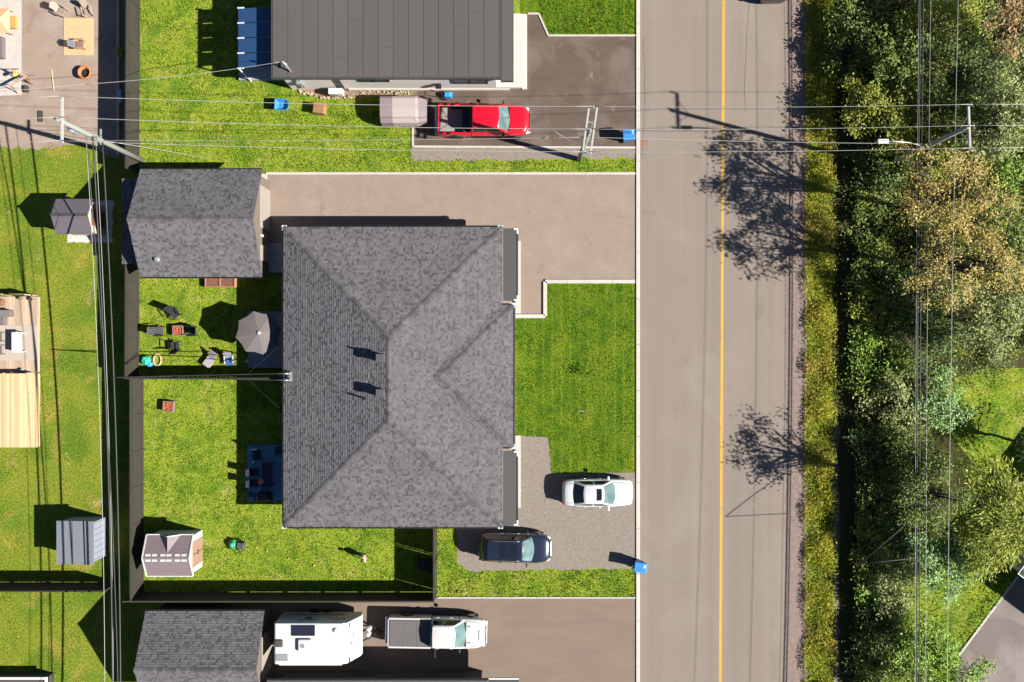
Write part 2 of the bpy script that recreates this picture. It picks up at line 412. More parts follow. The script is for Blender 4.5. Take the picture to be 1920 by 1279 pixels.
edging('concrete_edging', [(820, 1120.5), (1191, 1120.5)], 3, 0.07, 'thin white concrete edging along the camper driveway')
edging('concrete_edging', [(1797, 1228), (1908, 1080)], 4, 0.08, 'pale edging along the slanting driveway')
# paint mark on road
mb = MB()
c0 = P(1208, 267.5)
for (cx, cy, r_, a0, a1) in ((-0.09, 0.07, 0.075, 20, 380), (-0.09, -0.08, 0.085, 40, 400), (0.09, 0.07, 0.08, -60, 200), (0.09, -0.08, 0.085, 150, 430), (0, 0, 0.05, 0, 300)):
    prev = None
    for i in range(15):
        a = R(a0 + (a1 - a0) * i / 14)
        q0 = (c0.x + cx * 1.25 + math.cos(a) * (r_ - 0.028), c0.y + cy * 1.25 + math.sin(a) * (r_ - 0.028), 0.0135)
        q1 = (c0.x + cx * 1.25 + math.cos(a) * (r_ + 0.028), c0.y + cy * 1.25 + math.sin(a) * (r_ + 0.028), 0.0135)
        if prev: mb.poly([prev[0], prev[1], q1, q0])
        prev = (q0, q1)
# the four overlapping loops must not be coplanar
for i in range(len(mb.v)):
    k = i // (14 * 4)
    mb.v[i] = (mb.v[i][0], mb.v[i][1], 0.0135 + k * 0.002)
tag(mb.build('survey_mark', mat('orange_paint', (0.42, 0.10, 0.035), 0.8, c2=(0.3, 0.13, 0.08), scale=14, amt=0.6)), 'looped orange survey paint mark on the road by the kerb', 'paint mark')

# ================================================================== GRASS TUFTS
def inside(poly, x, y):
    n = len(poly); r = np.zeros(len(x), bool); j = n - 1
    for i in range(n):
        xi, yi = poly[i]; xj, yj = poly[j]
        cnd = ((yi > y) != (yj > y)) & (x < (xj - xi) * (y - yi) / ((yj - yi) + 1e-12) + xi)
        r ^= cnd; j = i
    return r

def cards(centers, length, width, up, shade, droop=0.0, sun=0.0, dirs=None):
    """many small leaf faces: returns verts, shade"""
    n = len(centers)
    nrm = rng.normal(size=(n, 3)); nrm[:, 2] = np.abs(nrm[:, 2]) * 0.6 + up
    nrm[:, 0] += sun      # leaves turn to the light side
    nrm /= np.linalg.norm(nrm, axis=1)[:, None]
    t = dirs if dirs is not None else rng.normal(size=(n, 3))
    t = t - nrm * np.sum(t * nrm, axis=1)[:, None]
    t /= np.linalg.norm(t, axis=1)[:, None] + 1e-9
    t[:, 2] -= droop
    b = np.cross(nrm, t)
    L = length * rng.uniform(0.6, 1.35, n)[:, None]
    W = width * rng.uniform(0.7, 1.3, n)[:, None]
    v = np.stack([centers - t * L / 2, centers + b * W / 2 + t * L * 0.05, centers + t * L / 2, centers - b * W / 2 + t * L * 0.05], axis=1)
    return v.reshape(-1, 3), shade

def np_mesh(name, v, k, m, shade, smooth=False):
    """v: (n*k,3) vertices of n k-gons"""
    n = len(v) // k
    me = bpy.data.meshes.new(name)
    me.vertices.add(n * k); me.loops.add(n * k); me.polygons.add(n)
    me.vertices.foreach_set('co', np.ascontiguousarray(v, dtype=np.float32).ravel())
    me.loops.foreach_set('vertex_index', np.arange(n * k, dtype=np.int32))
    me.polygons.foreach_set('loop_start', np.arange(0, n * k, k, dtype=np.int32))
    me.polygons.foreach_set('loop_total', np.full(n, k, dtype=np.int32))
    a = me.attributes.new('shade', 'FLOAT', 'FACE')
    a.data.foreach_set('value', np.ascontiguousarray(shade, dtype=np.float32))
    me.materials.append(m)
    me.update(calc_edges=True)
    return me

def tufts(name, label, poly, excl, dens, h, m, wd=0.035):
    pl = pp(poly); ex = [pp(e) for e in excl]
    a = np.array(pl); lo, hi = a.min(0), a.max(0)
    n = int((hi[0] - lo[0]) * (hi[1] - lo[1]) * dens)
    x = rng.uniform(lo[0], hi[0], n); y = rng.uniform(lo[1], hi[1], n)
    k = inside(pl, x, y)
    for e in ex: k &= ~inside(e, x, y)
    x, y = x[k], y[k]; n = len(x)
    # clumps: heights follow a smooth random field
    fld = 0.5 + 0.25 * np.sin(x * 1.7 + 1.3 * np.sin(y * 1.1)) + 0.25 * np.sin(y * 2.3 + 1.7 * np.sin(x * 0.9))
    hh = h * (0.6 + 0.7 * fld) * rng.uniform(0.5, 1.3, n)
    ang = rng.uniform(0, 2 * np.pi, n); lean = rng.uniform(0.3, 1.3, n) * hh; la = rng.uniform(0, 2 * np.pi, n)
    bx, by = np.cos(ang) * wd, np.sin(ang) * wd
    z0 = np.full(n, 0.0)
    v = np.stack([np.stack([x - bx, y - by, z0], 1), np.stack([x + bx, y + by, z0], 1), np.stack([x + np.cos(la) * lean, y + np.sin(la) * lean, hh + 0.01], 1)], 1).reshape(-1, 3)
    o = bpy.data.objects.new(name, np_mesh(name, v, 3, m, rng.uniform(0.1, 0.9, n)))
    col.objects.link(o)
    return tag(o, label, 'grass', kind='stuff')

HOUSE = [(548, 440), (945, 440), (945, 970), (548, 970)]
tufts('grass_blades', 'short grass of the yard beside the fabric-covered trailer', [(265, -60), (985, -60), (985, 170), (774, 170), (774, 300), (1193, 300), (1193, 323), (498, 323), (500, 330), (265, 330)], [[(530, -100), (990, -100), (990, 172), (530, 172)], [(558, 165), (700, 165), (700, 185), (558, 185)]], 130, 0.075, m_tuft)
tufts('grass_blades', 'short grass of the fenced yard with the black chairs', [(262, 520), (555, 520), (555, 706), (262, 706)], [[(466, 584), (560, 584), (560, 690), (466, 690)]], 130, 0.05, m_tuft)
tufts('grass_blades', 'short grass of the fenced yard with the resin shed', [(271, 710), (818, 710), (818, 1109), (271, 1109)], [HOUSE, [(466, 835), (560, 835), (560, 940), (466, 940)]], 130, 0.06, m_tuft)
tufts('grass_blades', 'short grass between the navy car and the camper driveway', [(819, 985), (857, 985), (857, 1055), (880, 1071), (1193, 1067), (1193, 1119), (819, 1119)], [], 150, 0.08, m_tuft)
tufts('grass_blades', 'deep green short grass of the striped front lawn', [(945, 596), (1026, 596), (1026, 534), (1192, 534), (1192, 886), (1034, 888), (1027, 822), (945, 815)], [], 120, 0.05, m_tuft_front)
tufts('grass_blades', 'bright green long grass beside the flat-roofed house', [(1012, -60), (1192, -60), (1192, 64), (1030, 64), (1012, 26)], [], 140, 0.09, m_tuft_front)
tufts('grass_blades', 'yellowish short grass west of the long fence', [(-30, 278), (150, 268), (262, 296), (262, 1330), (-30, 1330)], [[(-60, 550), (72, 550), (72, 845), (-60, 845)], [(128, 372), (214, 372), (214, 458), (128, 458)]], 110, 0.045, m_tuft)
tufts('grass_blades', 'grass of the clearing behind the roadside thicket', [(1740, 690), (1960, 690), (1960, 880), (1740, 880)], [], 120, 0.06, m_tuft)
tufts('grass_blades', 'grass beside the slanting far driveway', [(1690, 1060), (1860, 1040), (1908, 1078), (1797, 1226), (1760, 1320), (1650, 1320)], [], 120, 0.08, m_tuft)
# a few fallen leaves on the lawn south of the house
mb = MB()
for (a, b) in ((478, 985), (600, 1001), (482, 1027), (502, 1033), (543, 1047), (507, 968), (700, 1024), (640, 985), (735, 1085), (590, 1060)):
    q = P(a, b); t = random.uniform(0, 6)
    mb.poly([(q.x + 0.09 * math.cos(t + k * 1.57) * (1 if k % 2 else .6), q.y + 0.09 * math.sin(t + k * 1.57) * (1 if k % 2 else .6), 0.085 + 0.01 * k) for k in range(4)])
tag(mb.build('fallen_leaf', mat('dry_leaf', (0.45, 0.36, 0.12), 0.8)), 'scattered pale yellow fallen leaves on the fenced lawn', 'leaves', kind='stuff')
# ================================================================== ROOFS
def shingles(mb, o, u, w_, pitch, L, a, b, run, expo=0.145, vmin=0.0):
    """tabs of asphalt shingle on one roof plane: eave from o along u (length L), rising inward along w_"""
    o, u, w_ = Vector(o), Vector(u), Vector(w_)
    k = math.sqrt(1 + pitch * pitch)
    nrm = Vector((-w_.x * pitch, -w_.y * pitch, 1.0)) / k
    rows = int(run * k / expo)
    dv = run / rows
    for r in range(rows):
        v0, v1 = r * dv, (r + 1) * dv
        lo, hi = a * v0, L - b * v0
        x = lo - random.uniform(0, 0.3)
        row_tone = random.uniform(-0.05, 0.05)
        while x < hi:
            tone = random.choice((0.46, 0.5, 0.54, 0.58, 0.64, 0.68, 0.34, 0.25, 0.20)) + row_tone
            wd = random.choice((0.09, 0.11, 0.13)) if tone < 0.38 else random.choice((0.12, 0.15, 0.18, 0.24))
            x2 = x + wd
            l0, r0 = max(x, a * v0), min(x2, L - b * v0)
            l1, r1 = max(x, a * v1), min(x2, L - b * v1)
            x = x2
            if r0 - l0 < 0.004: continue
            if r1 < l1: l1 = r1 = min(max((l1 + r1) / 2, l0), r0)
            lift = 0.026 if tone > 0.35 else 0.014
            def pt(uu, vv, t):
                return o + u * uu + w_ * vv + Vector((0, 0, pitch * vv)) + nrm * t
            p0, p1, p2, p3 = pt(l0, v0, lift), pt(r0, v0, lift), pt(r1, v1 , 0.004), pt(l1, v1, 0.004)
            mb.poly([p0, p1, p2, p3], tone)
            mb.poly([pt(l0, v0, 0.0), pt(r0, v0, 0.0), p1, p0], tone * 0.8)

CAP = None
def cap_row(parent, A, B, n1, n2, wd=0.30, step=0.27):
    """row of folded cap shingles from A up to B; n1, n2 the normals of the two planes"""
    global CAP
    A, B = Vector(A), Vector(B)
    d = (B - A).normalized()
    up = (Vector(n1) + Vector(n2)).normalized()
    s = d.cross(up).normalized(); up = s.cross(d).normalized()
    fold = max(0.02, math.acos(max(-1, min(1, Vector(n1).normalized().dot(up)))))
    key = round(fold, 2)
    if CAP is None: CAP = {}
    variants = CAP.setdefault(key, [])
    if not variants:
        for t in (0.2, 0.32, 0.42, 0.55):
            mb = MB()
            hw = wd / 2
            dz = -hw * math.tan(fold)
            l0, l1, th = -step / 2 - 0.02, step / 2 + 0.02, 0.022
            v = [(l0, -hw, dz + th + .012), (l0, 0, th + .012), (l0, hw, dz + th + .012), (l1, -hw, dz + th), (l1, 0, th), (l1, hw, dz + th),
                 (l0, -hw, dz - .01), (l0, 0, -.01), (l0, hw, dz - .01), (l1, -hw, dz - .01), (l1, 0, -.01), (l1, hw, dz - .01)]
            mb.raw(v, [(0, 3, 4, 1), (1, 4, 5, 2), (6, 0, 1, 7), (7, 1, 2, 8), (3, 9, 10, 4), (4, 10, 11, 5), (0, 6, 9, 3), (2, 5, 11, 8)], t)
            variants.append(mb.mesh('cap_shingle', m_shing))
    L = (B - A).length
    n = max(1, int(L / step))
    org = Vector(parent.get('_org') or (0, 0, 0))
    M = Matrix((d, s * -1, up)).transposed()
    for i in range(n):
        c = A + d * (L * (i + 0.5) / n) - org
        o = bpy.data.objects.new('cap_shingle', random.choice(variants))
        col.objects.link(o); o.parent = parent
        o.matrix_local = Matrix.Translation(c) @ M.to_4x4()

def pn(w_, p):
    return Vector((-w_[0] * p, -w_[1] * p, 1)).normalized()

def window(parent, c, w_, h, face, pane_mat=None, frame=None, bars=1):
    """face: outward unit vector (x,y)"""
    f = Vector((face[0], face[1], 0)); t = Vector((-f.y, f.x, 0)); c = Vector(c)
    def slab(mb, off, sw, sh, d0, d1):
        q = c + t * off[0] + Vector((0, 0, off[1]))
        pts = []
        for zz in (-sh / 2, sh / 2):
            for (a, dd) in ((-sw / 2, d0), (sw / 2, d0), (sw / 2, d1), (-sw / 2, d1)):
                pts.append(q + t * a + f * dd + Vector((0, 0, zz)))
        mb.hexa(pts)
    mb = MB(); fw = 0.07
    slab(mb, (-w_ / 2 + fw / 2, 0), fw, h, -0.02, 0.05); slab(mb, (w_ / 2 - fw / 2, 0), fw, h, -0.02, 0.05)
    slab(mb, (0, h / 2 - fw / 2), w_ - 2 * fw, fw, -0.02, 0.05); slab(mb, (0, -h / 2 + fw / 2), w_ - 2 * fw, fw, -0.02, 0.05)
    for i in range(bars):
        slab(mb, (-w_ / 2 + w_ * (i + 1) / (bars + 1), 0), fw, h - 2 * fw, -0.02, 0.05)
    wo = mb.build('window', frame or m_black, parent)
    n = bars + 1
    for i in range(n):
        mb = MB(); slab(mb, (-w_ / 2 + w_ * (i + 0.5) / n, 0), w_ / n - 2 * fw * 0.9, h - 2 * fw, -0.01, 0.015)
        mb.build('pane', pane_mat or m_glass, wo)
    return wo

# ------------------------------------------------------------------ the hip-roofed semi-detached house
ZE = 2.76
XL, YT = P(532, 426, ZE)[:2]
XR, YB = P(942, 988, ZE)[:2]
XW = P(962, 0, ZE).x
YN, YS = P(0, 572, ZE).y, P(0, 838, ZE).y
pit = 0.275
half = (XR - XL) / 2
XC = (XL + XR) / 2
ZR = ZE + pit * half
house = thing('house', 'long semi-detached house with grey shingled hip roof and twin roof vents', 'house', (XC, (YT + YB) / 2, 0))
ov = 0.45
mb = MB(); mb.box(XL + ov, XR - ov, YB + ov, YT - ov, 0, ZE - 0.12)
mb.box(XR - ov + 0.002, XW - ov, YS + ov, YN - ov, 0, ZE - 0.12)
mb.build('wall', m_wall, house)
hw = (YN - YS) / 2
YCw = (YN + YS) / 2
mb = MB()   # roof deck with fascia
N_, S_ = YT - half, YB + half
mb.raw([(XL, YB, ZE), (XR, YB, ZE), (XR, YT, ZE), (XL, YT, ZE), (XC, S_, ZR), (XC, N_, ZR), (XL, YB, ZE - .17), (XR, YB, ZE - .17), (XR, YT, ZE - .17), (XL, YT, ZE - .17)],
       [(0, 1, 4), (1, 2, 5, 4), (2, 3, 5), (3, 0, 4, 5), (0, 6, 7, 1), (1, 7, 8, 2), (2, 8, 9, 3), (3, 9, 6, 0), (9, 8, 7, 6)], 0.3)
ZW = ZE + pit * hw
mb.raw([(XW, YS, ZE), (XW, YN, ZE), (XW - hw, YCw, ZW), (XR - hw, YCw, ZW), (XR, YN, ZE), (XR, YS, ZE), (XW, YS, ZE - .17), (XW, YN, ZE - .17), (XR, YN, ZE - .17), (XR, YS, ZE - .17)],
       [(0, 1, 2), (1, 4, 3, 2), (5, 0, 2, 3), (0, 6, 7, 1), (1, 7, 8, 4), (5, 9, 6, 0), (6, 9, 8, 7)], 0.3)
roof = mb.build('roof', m_shing, house)
roof['_org'] = list(house['_org'])
for (nm, o, u, w_, L, a, b, run) in (
        ('west', (XL, YT, ZE), (0, -1, 0), (1, 0, 0), YT - YB, 1, 1, half),
        ('east', (XR, YB, ZE), (0, 1, 0), (-1, 0, 0), YT - YB, 1, 1, half),
        ('north', (XR, YT, ZE), (-1, 0, 0), (0, -1, 0), XR - XL, 1, 1, half),
        ('south', (XL, YB, ZE), (1, 0, 0), (0, 1, 0), XR - XL, 1, 1, half)):
    mb = MB(); shingles(mb, o, u, w_, pit, L, a, b, run)
    so_ = mb.build('shingles', m_shing, roof); so_['kind'] = 'stuff'
mb = MB()
shingles(mb, (XW, YS, ZE), (0, 1, 0), (-1, 0, 0), pit, YN - YS, 1, 1, hw)
shingles(mb, (XW, YN, ZE), (-1, 0, 0), (0, -1, 0), pit, XW - XR, 1, -1, hw)
shingles(mb, (XR, YS, ZE), (-1, 0, 0), (0, 1, 0), pit, 0.001, 0, 0, 0.3)
shingles(mb, (XR, YS, ZE), (1, 0, 0), (0, 1, 0), pit, XW - XR, -1, 1, hw)
so_ = mb.build('shingles', m_shing, roof); so_['kind'] = 'stuff'
nW, nE, nN, nS = pn((1, 0), pit), pn((-1, 0), pit), pn((0, -1), pit), pn((0, 1), pit)
cap_row(roof, (XL, YT, ZE), (XC, N_, ZR), nW, nN)
cap_row(roof, (XR, YT, ZE), (XC, N_, ZR), nE, nN)
cap_row(roof, (XL, YB, ZE), (XC, S_, ZR), nW, nS)
cap_row(roof, (XR, YB, ZE), (XC, S_, ZR), nE, nS)
cap_row(roof, (XC, S_, ZR), (XC, N_, ZR), nW, nE)
cap_row(roof, (XW, YN, ZE), (XW - hw, YCw, ZW), nE, nN)
cap_row(roof, (XW, YS, ZE), (XW - hw, YCw, ZW), nE, nS)
cap_row(roof, (XR - hw - 0.1, YCw, ZW), (XW - hw, YCw, ZW), nN, nS)
# gutters
def gutter(x0, x1, y0, y1):
    mb = MB(); mb.box(x0, x1, y0, y1, ZE - 0.15, ZE - 0.02); return mb.build('gutter', m_black, house, bevel=0.01)
gw = 0.11
gutter(XL - gw, XL - 0.003, YB, YT); gutter(XL, XR, YT + 0.003, YT + gw); gutter(XL, XR, YB - gw, YB - 0.003)
gutter(XW + 0.003, XW + gw, YS, YN); gutter(XR, XW, YN + .003, YN + gw); gutter(XR, XW, YS - gw, YS - .003)
def corner(x, y, sx, sy):
    mb = MB(); l, t = 0.30, 0.115
    mb.box(x, x + sx * l, y, y + sy * t, ZE - 0.17, ZE + 0.0)
    mb.box(x, x + sx * t, y + sy * (t + .002), y + sy * l, ZE - 0.17, ZE + 0.0)
    mb.build('gutter_corner', m_white, house, bevel=0.008)
corner(XL - gw - .01, YT + gw + .01, 1, -1); corner(XL - gw - .01, YB - gw - .01, 1, 1)
corner(XR + .03, YT + gw + .01, -1, -1); corner(XR + .03, YB - gw - .01, -1, 1)
corner(XW + gw + .01, YN + gw + .02, -1, -1); corner(XW + gw + .01, YS - gw - .02, -1, 1)
# charcoal porch roofs on the street side
for (y0, y1, drop) in ((YT - 0.06, YN + gw + 0.15, 0.0), (YS - gw - 0.15, YB + 0.06, 0.0)):
    xa, xb = XR + 0.04, P(968.5, 0, ZE).x
    mb = MB()
    zt = ZE - 0.06
    mb.hexa([(xa, min(y0, y1), zt - .14), (xb, min(y0, y1), zt - .2), (xb, max(y0, y1), zt - .2), (xa, max(y0, y1), zt - .14),
             (xa, min(y0, y1), zt), (xb, min(y0, y1), zt - .06), (xb, max(y0, y1), zt - .06), (xa, max(y0, y1), zt)])
    pr = mb.build('porch_roof', m_roofdark, house, bevel=0.01)
    mb = MB(); mb.box(xb + .003, xb + 0.09, min(y0, y1) + .05, max(y0, y1) - .05, zt - .2, zt - .045)
    mb.build('gutter', m_black, pr)
    for yc, sy in ((max(y0, y1), -1), (min(y0, y1), 1)):
        mb = MB(); mb.box(xb - .16, xb + .11, yc, yc + sy * .1, zt - .21, zt - .025); mb.box(xb + .012, xb + .11, yc + sy * .103, yc + sy * .33, zt - .21, zt - .025)
        mb.build('gutter_corner', m_white, pr)
# front walls and stoops
for (p0, p1, h) in (((966, 452), (976, 588), 0.16), ((966, 816), (976, 952), 0.16)):
    a, b = P(*p0), P(*p1)
    mb = MB(); mb.box(a.x, b.x, a.y, b.y, 0, h); mb.build('stoop', m_conc, house, bevel=0.015)
a, b = P(962, 575), P(971, 592); mb = MB(); mb.box(a.x - .6, b.x - 0.02, b.y, a.y, 0.012, 0.09); mb.build('threshold', m_walld, house)
for y in ((YT + YN) / 2, (YB + YS) / 2):
    mb = MB(); mb.box(XR - ov + .003, XR - ov + .06, y - 0.48, y + 0.48, 0.2, 2.25); d = mb.build('door', m_walld, house)
    mb = MB(); mb.obox((XR - ov + .1, y + .38, 1.2), (.06, .05, .14)); mb.build('handle', m_grey, d)
for y in (YCw + 2, YCw - 2): window(house, (XW - ov, y, 1.5), 1.7, 1.2, (1, 0))
for y in (YT - 4, YT - 8, YB + 4, YB + 8): window(house, (XL + ov, y, 1.5), 1.6, 1.3, (-1, 0))
for x in (XL + 3, XL + 8): window(house, (x, YT - ov, 1.5), 1.2, 1.1, (0, 1)); window(house, (x, YB + ov, 1.5), 1.2, 1.1, (0, -1))
# vents on the west slope
def zroof_w(x): return ZE + pit * (x - XL)
for (px, py) in ((712, 672), (712, 738)):
    q = P(px, py, 5.2); zb = zroof_w(q.x)
    mb = MB(); mb.lathe([(0.27, zb - 0.12), (0.27, zb + 0.55)], (q.x, q.y, 0), 4); v = mb.build('roof_vent', m_roofdark, house)
    mb = MB(); mb.hexa([(q.x - .27, q.y - .27, zb + .5), (q.x + .27, q.y - .27, zb + .5), (q.x + .27, q.y + .27, zb + .5), (q.x - .27, q.y + .27, zb + .5),
                        (q.x - .24, q.y - .24, zb + .68), (q.x + .24, q.y - .24, zb + .68), (q.x + .24, q.y + .24, zb + .68), (q.x - .24, q.y + .24, zb + .68)])
    mb.build('vent_cap', mat('vent_grey', (.075, .075, .08), .5), v, bevel=0.015)
for (px, py) in ((681, 660), (681, 749)):
    q = P(px, py, 5.0); zb = zroof_w(q.x)
    mb = MB(); mb.lathe([(0.055, zb - 0.1), (0.055, zb + 0.55)], (q.x, q.y, 0), 10); mb.build('vent_pipe', m_black, house)
# electric service masts at the west eave
mast_top = []
for i, py in enumerate((700.5, 713)):
    q = P(541, py, 3.6)
    mb = MB(); mb.tube([(q.x + .0, q.y, 0.8), (q.x, q.y, 3.55), (q.x - .06, q.y, 3.72), (q.x - 0.2, q.y, 3.74), (q.x - .3, q.y, 3.66)], [.04, .04, .045, .055, .03], 8)
    mb.build('service_mast', m_galv, house, smooth=True)
    mast_top.append((q.x - .3, q.y, 3.66))
mb = MB()
for zz in (3.15, 3.45): mb.obox((mast_top[0][0] + .36, (mast_top[0][1] + mast_top[1][1]) / 2, zz), (.05, .55, .05))
mb.build('mast_bracket', m_galv, house)

# ------------------------------------------------------------------ gable sheds
def gable_shed(name, label, eave0, eave1, ze, zr, axis='X', wallm=None, roofm=None, over=0.25, cap=True, sh=True):
    """eave0/eave1: photo pixels of opposite roof corners at height ze; ridge along axis"""
    a, b = P(*eave0, ze), P(*eave1, ze)
    x0, x1, y0, y1 = min(a.x, b.x), max(a.x, b.x), min(a.y, b.y), max(a.y, b.y)
    t = thing(name, label, 'shed', ((x0 + x1) / 2, (y0 + y1) / 2, 0))
    xc, yc = (x0 + x1) / 2, (y0 + y1) / 2
    o_ = over
    mb = MB()
    if axis == 'X':
        p_ = (zr - ze) / ((y1 - y0) / 2)
        zw = ze + p_ * o_ - 0.06; zt = zr - 0.06
        pent = [(y0 + o_, 0), (y1 - o_, 0), (y1 - o_, zw), (yc, zt), (y0 + o_, zw)]
        n = 5
        vs_ = [(x0 + o_, q[0], q[1]) for q in pent] + [(x1 - o_, q[0], q[1]) for q in pent]
    else:
        p_ = (zr - ze) / ((x1 - x0) / 2)
        zw = ze + p_ * o_ - 0.06; zt = zr - 0.06
        pent = [(x0 + o_, 0), (x1 - o_, 0), (x1 - o_, zw), (xc, zt), (x0 + o_, zw)]
        n = 5
        vs_ = [(q[0], y0 + o_, q[1]) for q in pent] + [(q[0], y1 - o_, q[1]) for q in pent]
    mb.raw(vs_, [tuple(range(5)), tuple(range(9, 4, -1))] + [(i, (i + 1) % 5, 5 + (i + 1) % 5, 5 + i) for i in range(5)])
    mb.build('wall', wallm or m_wall, t, merge=True)
    mb = MB(); th = 0.1
    if axis == 'X':
        for s0, s1 in ((y0, yc), (y1, yc)):
            mb.raw([(x0, s0, ze), (x1, s0, ze), (x1, s1, zr), (x0, s1, zr), (x0, s0, ze - th), (x1, s0, ze - th), (x1, s1, zr - th), (x0, s1, zr - th)],
                   [(0, 1, 2, 3), (4, 7, 6, 5), (0, 4, 5, 1), (1, 5, 6, 2), (3, 7, 4, 0)], 0.3)
    else:
        for s0, s1 in ((x0, xc), (x1, xc)):
            mb.raw([(s0, y0, ze), (s0, y1, ze), (s1, y1, zr), (s1, y0, zr), (s0, y0, ze - th), (s0, y1, ze - th), (s1, y1, zr - th), (s1, y0, zr - th)],
                   [(0, 1, 2, 3), (4, 7, 6, 5), (0, 4, 5, 1), (1, 5, 6, 2), (3, 7, 4, 0)], 0.3)
    rf = mb.build('roof', roofm or m_shing, t)
    if sh and axis == 'X':
        for (o, u, w_) in (((x0, y0, ze), (1, 0, 0), (0, 1, 0)), ((x1, y1, ze), (-1, 0, 0), (0, -1, 0))):
            mb = MB(); shingles(mb, o, u, w_, p_, x1 - x0, 0, 0, (y1 - y0) / 2)
            s_ = mb.build('shingles', m_shing, rf); s_['kind'] = 'stuff'
        if cap: cap_row(rf, (x0, yc, zr), (x1, yc, zr), pn((0, 1), p_), pn((0, -1), p_))
        for yy in (y0, y1):
            mb = MB(); s_ = -1 if yy == y0 else 1
            mb.box(x0, x1, yy + s_ * .003, yy + s_ * .09, ze - .14, ze - .02); mb.build('gutter', m_black, t)
    return t, (x0, x1, y0, y1, xc, yc)

sA, (ax0, ax1, ay0, ay1, axc, ayc) = gable_shed('garden_garage', 'large grey-shingled gable shed with lean-to beside the beige driveway', (263, 318), (491, 519), 2.5, 4.3, wallm=mat('siding_taupe', (.16, .13, .105), .8, fine=9, famt=.06, spec=.2))
# lean-to on its west side
mb = MB()
lx0 = P(229, 0, 2.1).x; ly0, ly1 = P(0, 495, 2.1).y, P(0, 335, 2.1).y
xw_ = ax0 + .25
lp = (2.32 - 2.1) / (xw_ - lx0)
mb.box(lx0 + .12, xw_ - .004, ly0 + .12, ly1 - .12, 0, 2.08); mb.build('lean_to_wall', MATS['siding_taupe'], sA)
mb = MB(); mb.hexa([(lx0, ly0, 2.0), (xw_ - .004, ly0, 2.22), (xw_ - .004, ly1, 2.22), (lx0, ly1, 2.0), (lx0, ly0, 2.1), (xw_ - .004, ly0, 2.32), (xw_ - .004, ly1, 2.32), (lx0, ly1, 2.1)], .3)
lr = mb.build('lean_to_roof', m_shing, sA)
mb = MB(); shingles(mb, (lx0, ly1, 2.1), (0, -1, 0), (1, 0, 0), lp, ly1 - ly0, 0, 0, xw_ - lx0); s_ = mb.build('shingles', m_shing, lr); s_['kind'] = 'stuff'
# its doors, lamp and vent
mb = MB(); mb.box(ax1 - .247, ax1 - .19, ayc - .2, ayc + 2.4, 0.03, 2.15); d = mb.build('garage_door', mat('door_taupe', (.30, .26, .225), .7), sA, bevel=.01)
for i in range(1, 4):
    mb = MB(); mb.box(ax1 - .188, ax1 - .18, ayc - .15, ayc + 2.35, .03 + i * .53, .06 + i * .53); mb.build('door_seam', m_grey, d)
mb = MB(); mb.box(ax1 - .247, ax1 - .18, ayc - 2.2, ayc - 1.25, 0.03, 2.1); d = mb.build('door', MATS['door_taupe'], sA, bevel=.01)
mb = MB(); mb.obox((ax1 - .16, ayc - 1.4, 1.05), (.05, .05, .14)); mb.build('handle', m_grey, d)
mb = MB(); mb.obox((ax1 - .15, ayc - .7, 2.0), (.16, .14, .28)); mb.build('wall_lamp', m_white, sA, bevel=.02)
q = P(295, 486, 3.1); zb = 2.5 + (q.y - ay0) * (1.8 / ((ay1 - ay0) / 2))
mb = MB(); mb.lathe([(.16, zb - .05), (.16, zb + .16), (.12, zb + .2)], (q.x, q.y, 0), 10); mb.build('roof_vent', m_grey, sA, smooth=False)
a, b = P(496, 326), P(501, 470); mb = MB(); mb.box(a.x - .6, b.x, b.y, a.y, .012, .06); struct('apron', mb, m_conc, 'narrow concrete apron in front of the large garden shed', 'apron')

sB, (bx0, bx1, by0, by1, bxc, byc) = gable_shed('garden_garage', 'grey-shingled gable shed next to the white camper trailer', (273, 1146), (495, 1330), 2.4, 4.0, wallm=MATS['siding_taupe'])
mb = MB(); mb.box(bx1 - .247, bx1 - .19, byc - 1.3, byc + 1.3, 0.03, 2.1); mb.build('garage_door', MATS['door_taupe'], sB, bevel=.01)
mb = MB(); mb.box(bx1 - .247, bx1 - .17, byc + 1.6, byc + 1.8, 1.7, 1.95); mb.build('wall_lamp', m_black, sB)

# cedar-sided little shed with metal roof, west lawn
m_mroof = mat('purple_brown_metal', (0.135, 0.115, 0.130), 0.5, c2=(0.11, 0.095, 0.11), scale=2, amt=.4, fine=30, famt=.08, shade=.12)
m_cream = mat('cream_siding', (0.55, 0.47, 0.36), 0.8, fine=14, famt=.1)
sC, (cx0, cx1, cy0, cy1, cxc, cyc) = gable_shed('garden_shed', 'small cream shed with dark gable roof on white stones', (105, 373), (173, 439), 2.0, 2.62, over=.16, wallm=m_cream, roofm=m_mroof, sh=False)
pC = (2.62 - 2.0) / ((cy1 - cy0) / 2)
mb = MB(); mb.obox((cxc, cyc, 2.64), (cx1 - cx0, .14, .05)); mb.build('ridge_strip', m_roofdark, sC)
mb = MB(); mb.box(cx1 - .158, cx1 - .1, cyc - .5, cyc + .5, .1, 1.85); mb.build('door', m_brown, sC)
m_stone = mat('white_stones', (0.60, 0.58, 0.54), .9, c2=(.40, .38, .35), scale=9, amt=.6, fine=30, famt=.4, bump=1, bscale=25)
sheet('stone_bed', ragged((128, 376), (212, 376), 14, 2, 31) + ragged((212, 376), (211, 455), 14, 2, 32) + ragged((211, 455), (126, 455), 14, 2, 33) + ragged((126, 455), (128, 376), 12, 2, 34), .016, m_stone, 'white stone bed round the small cream shed', 'stone bed')

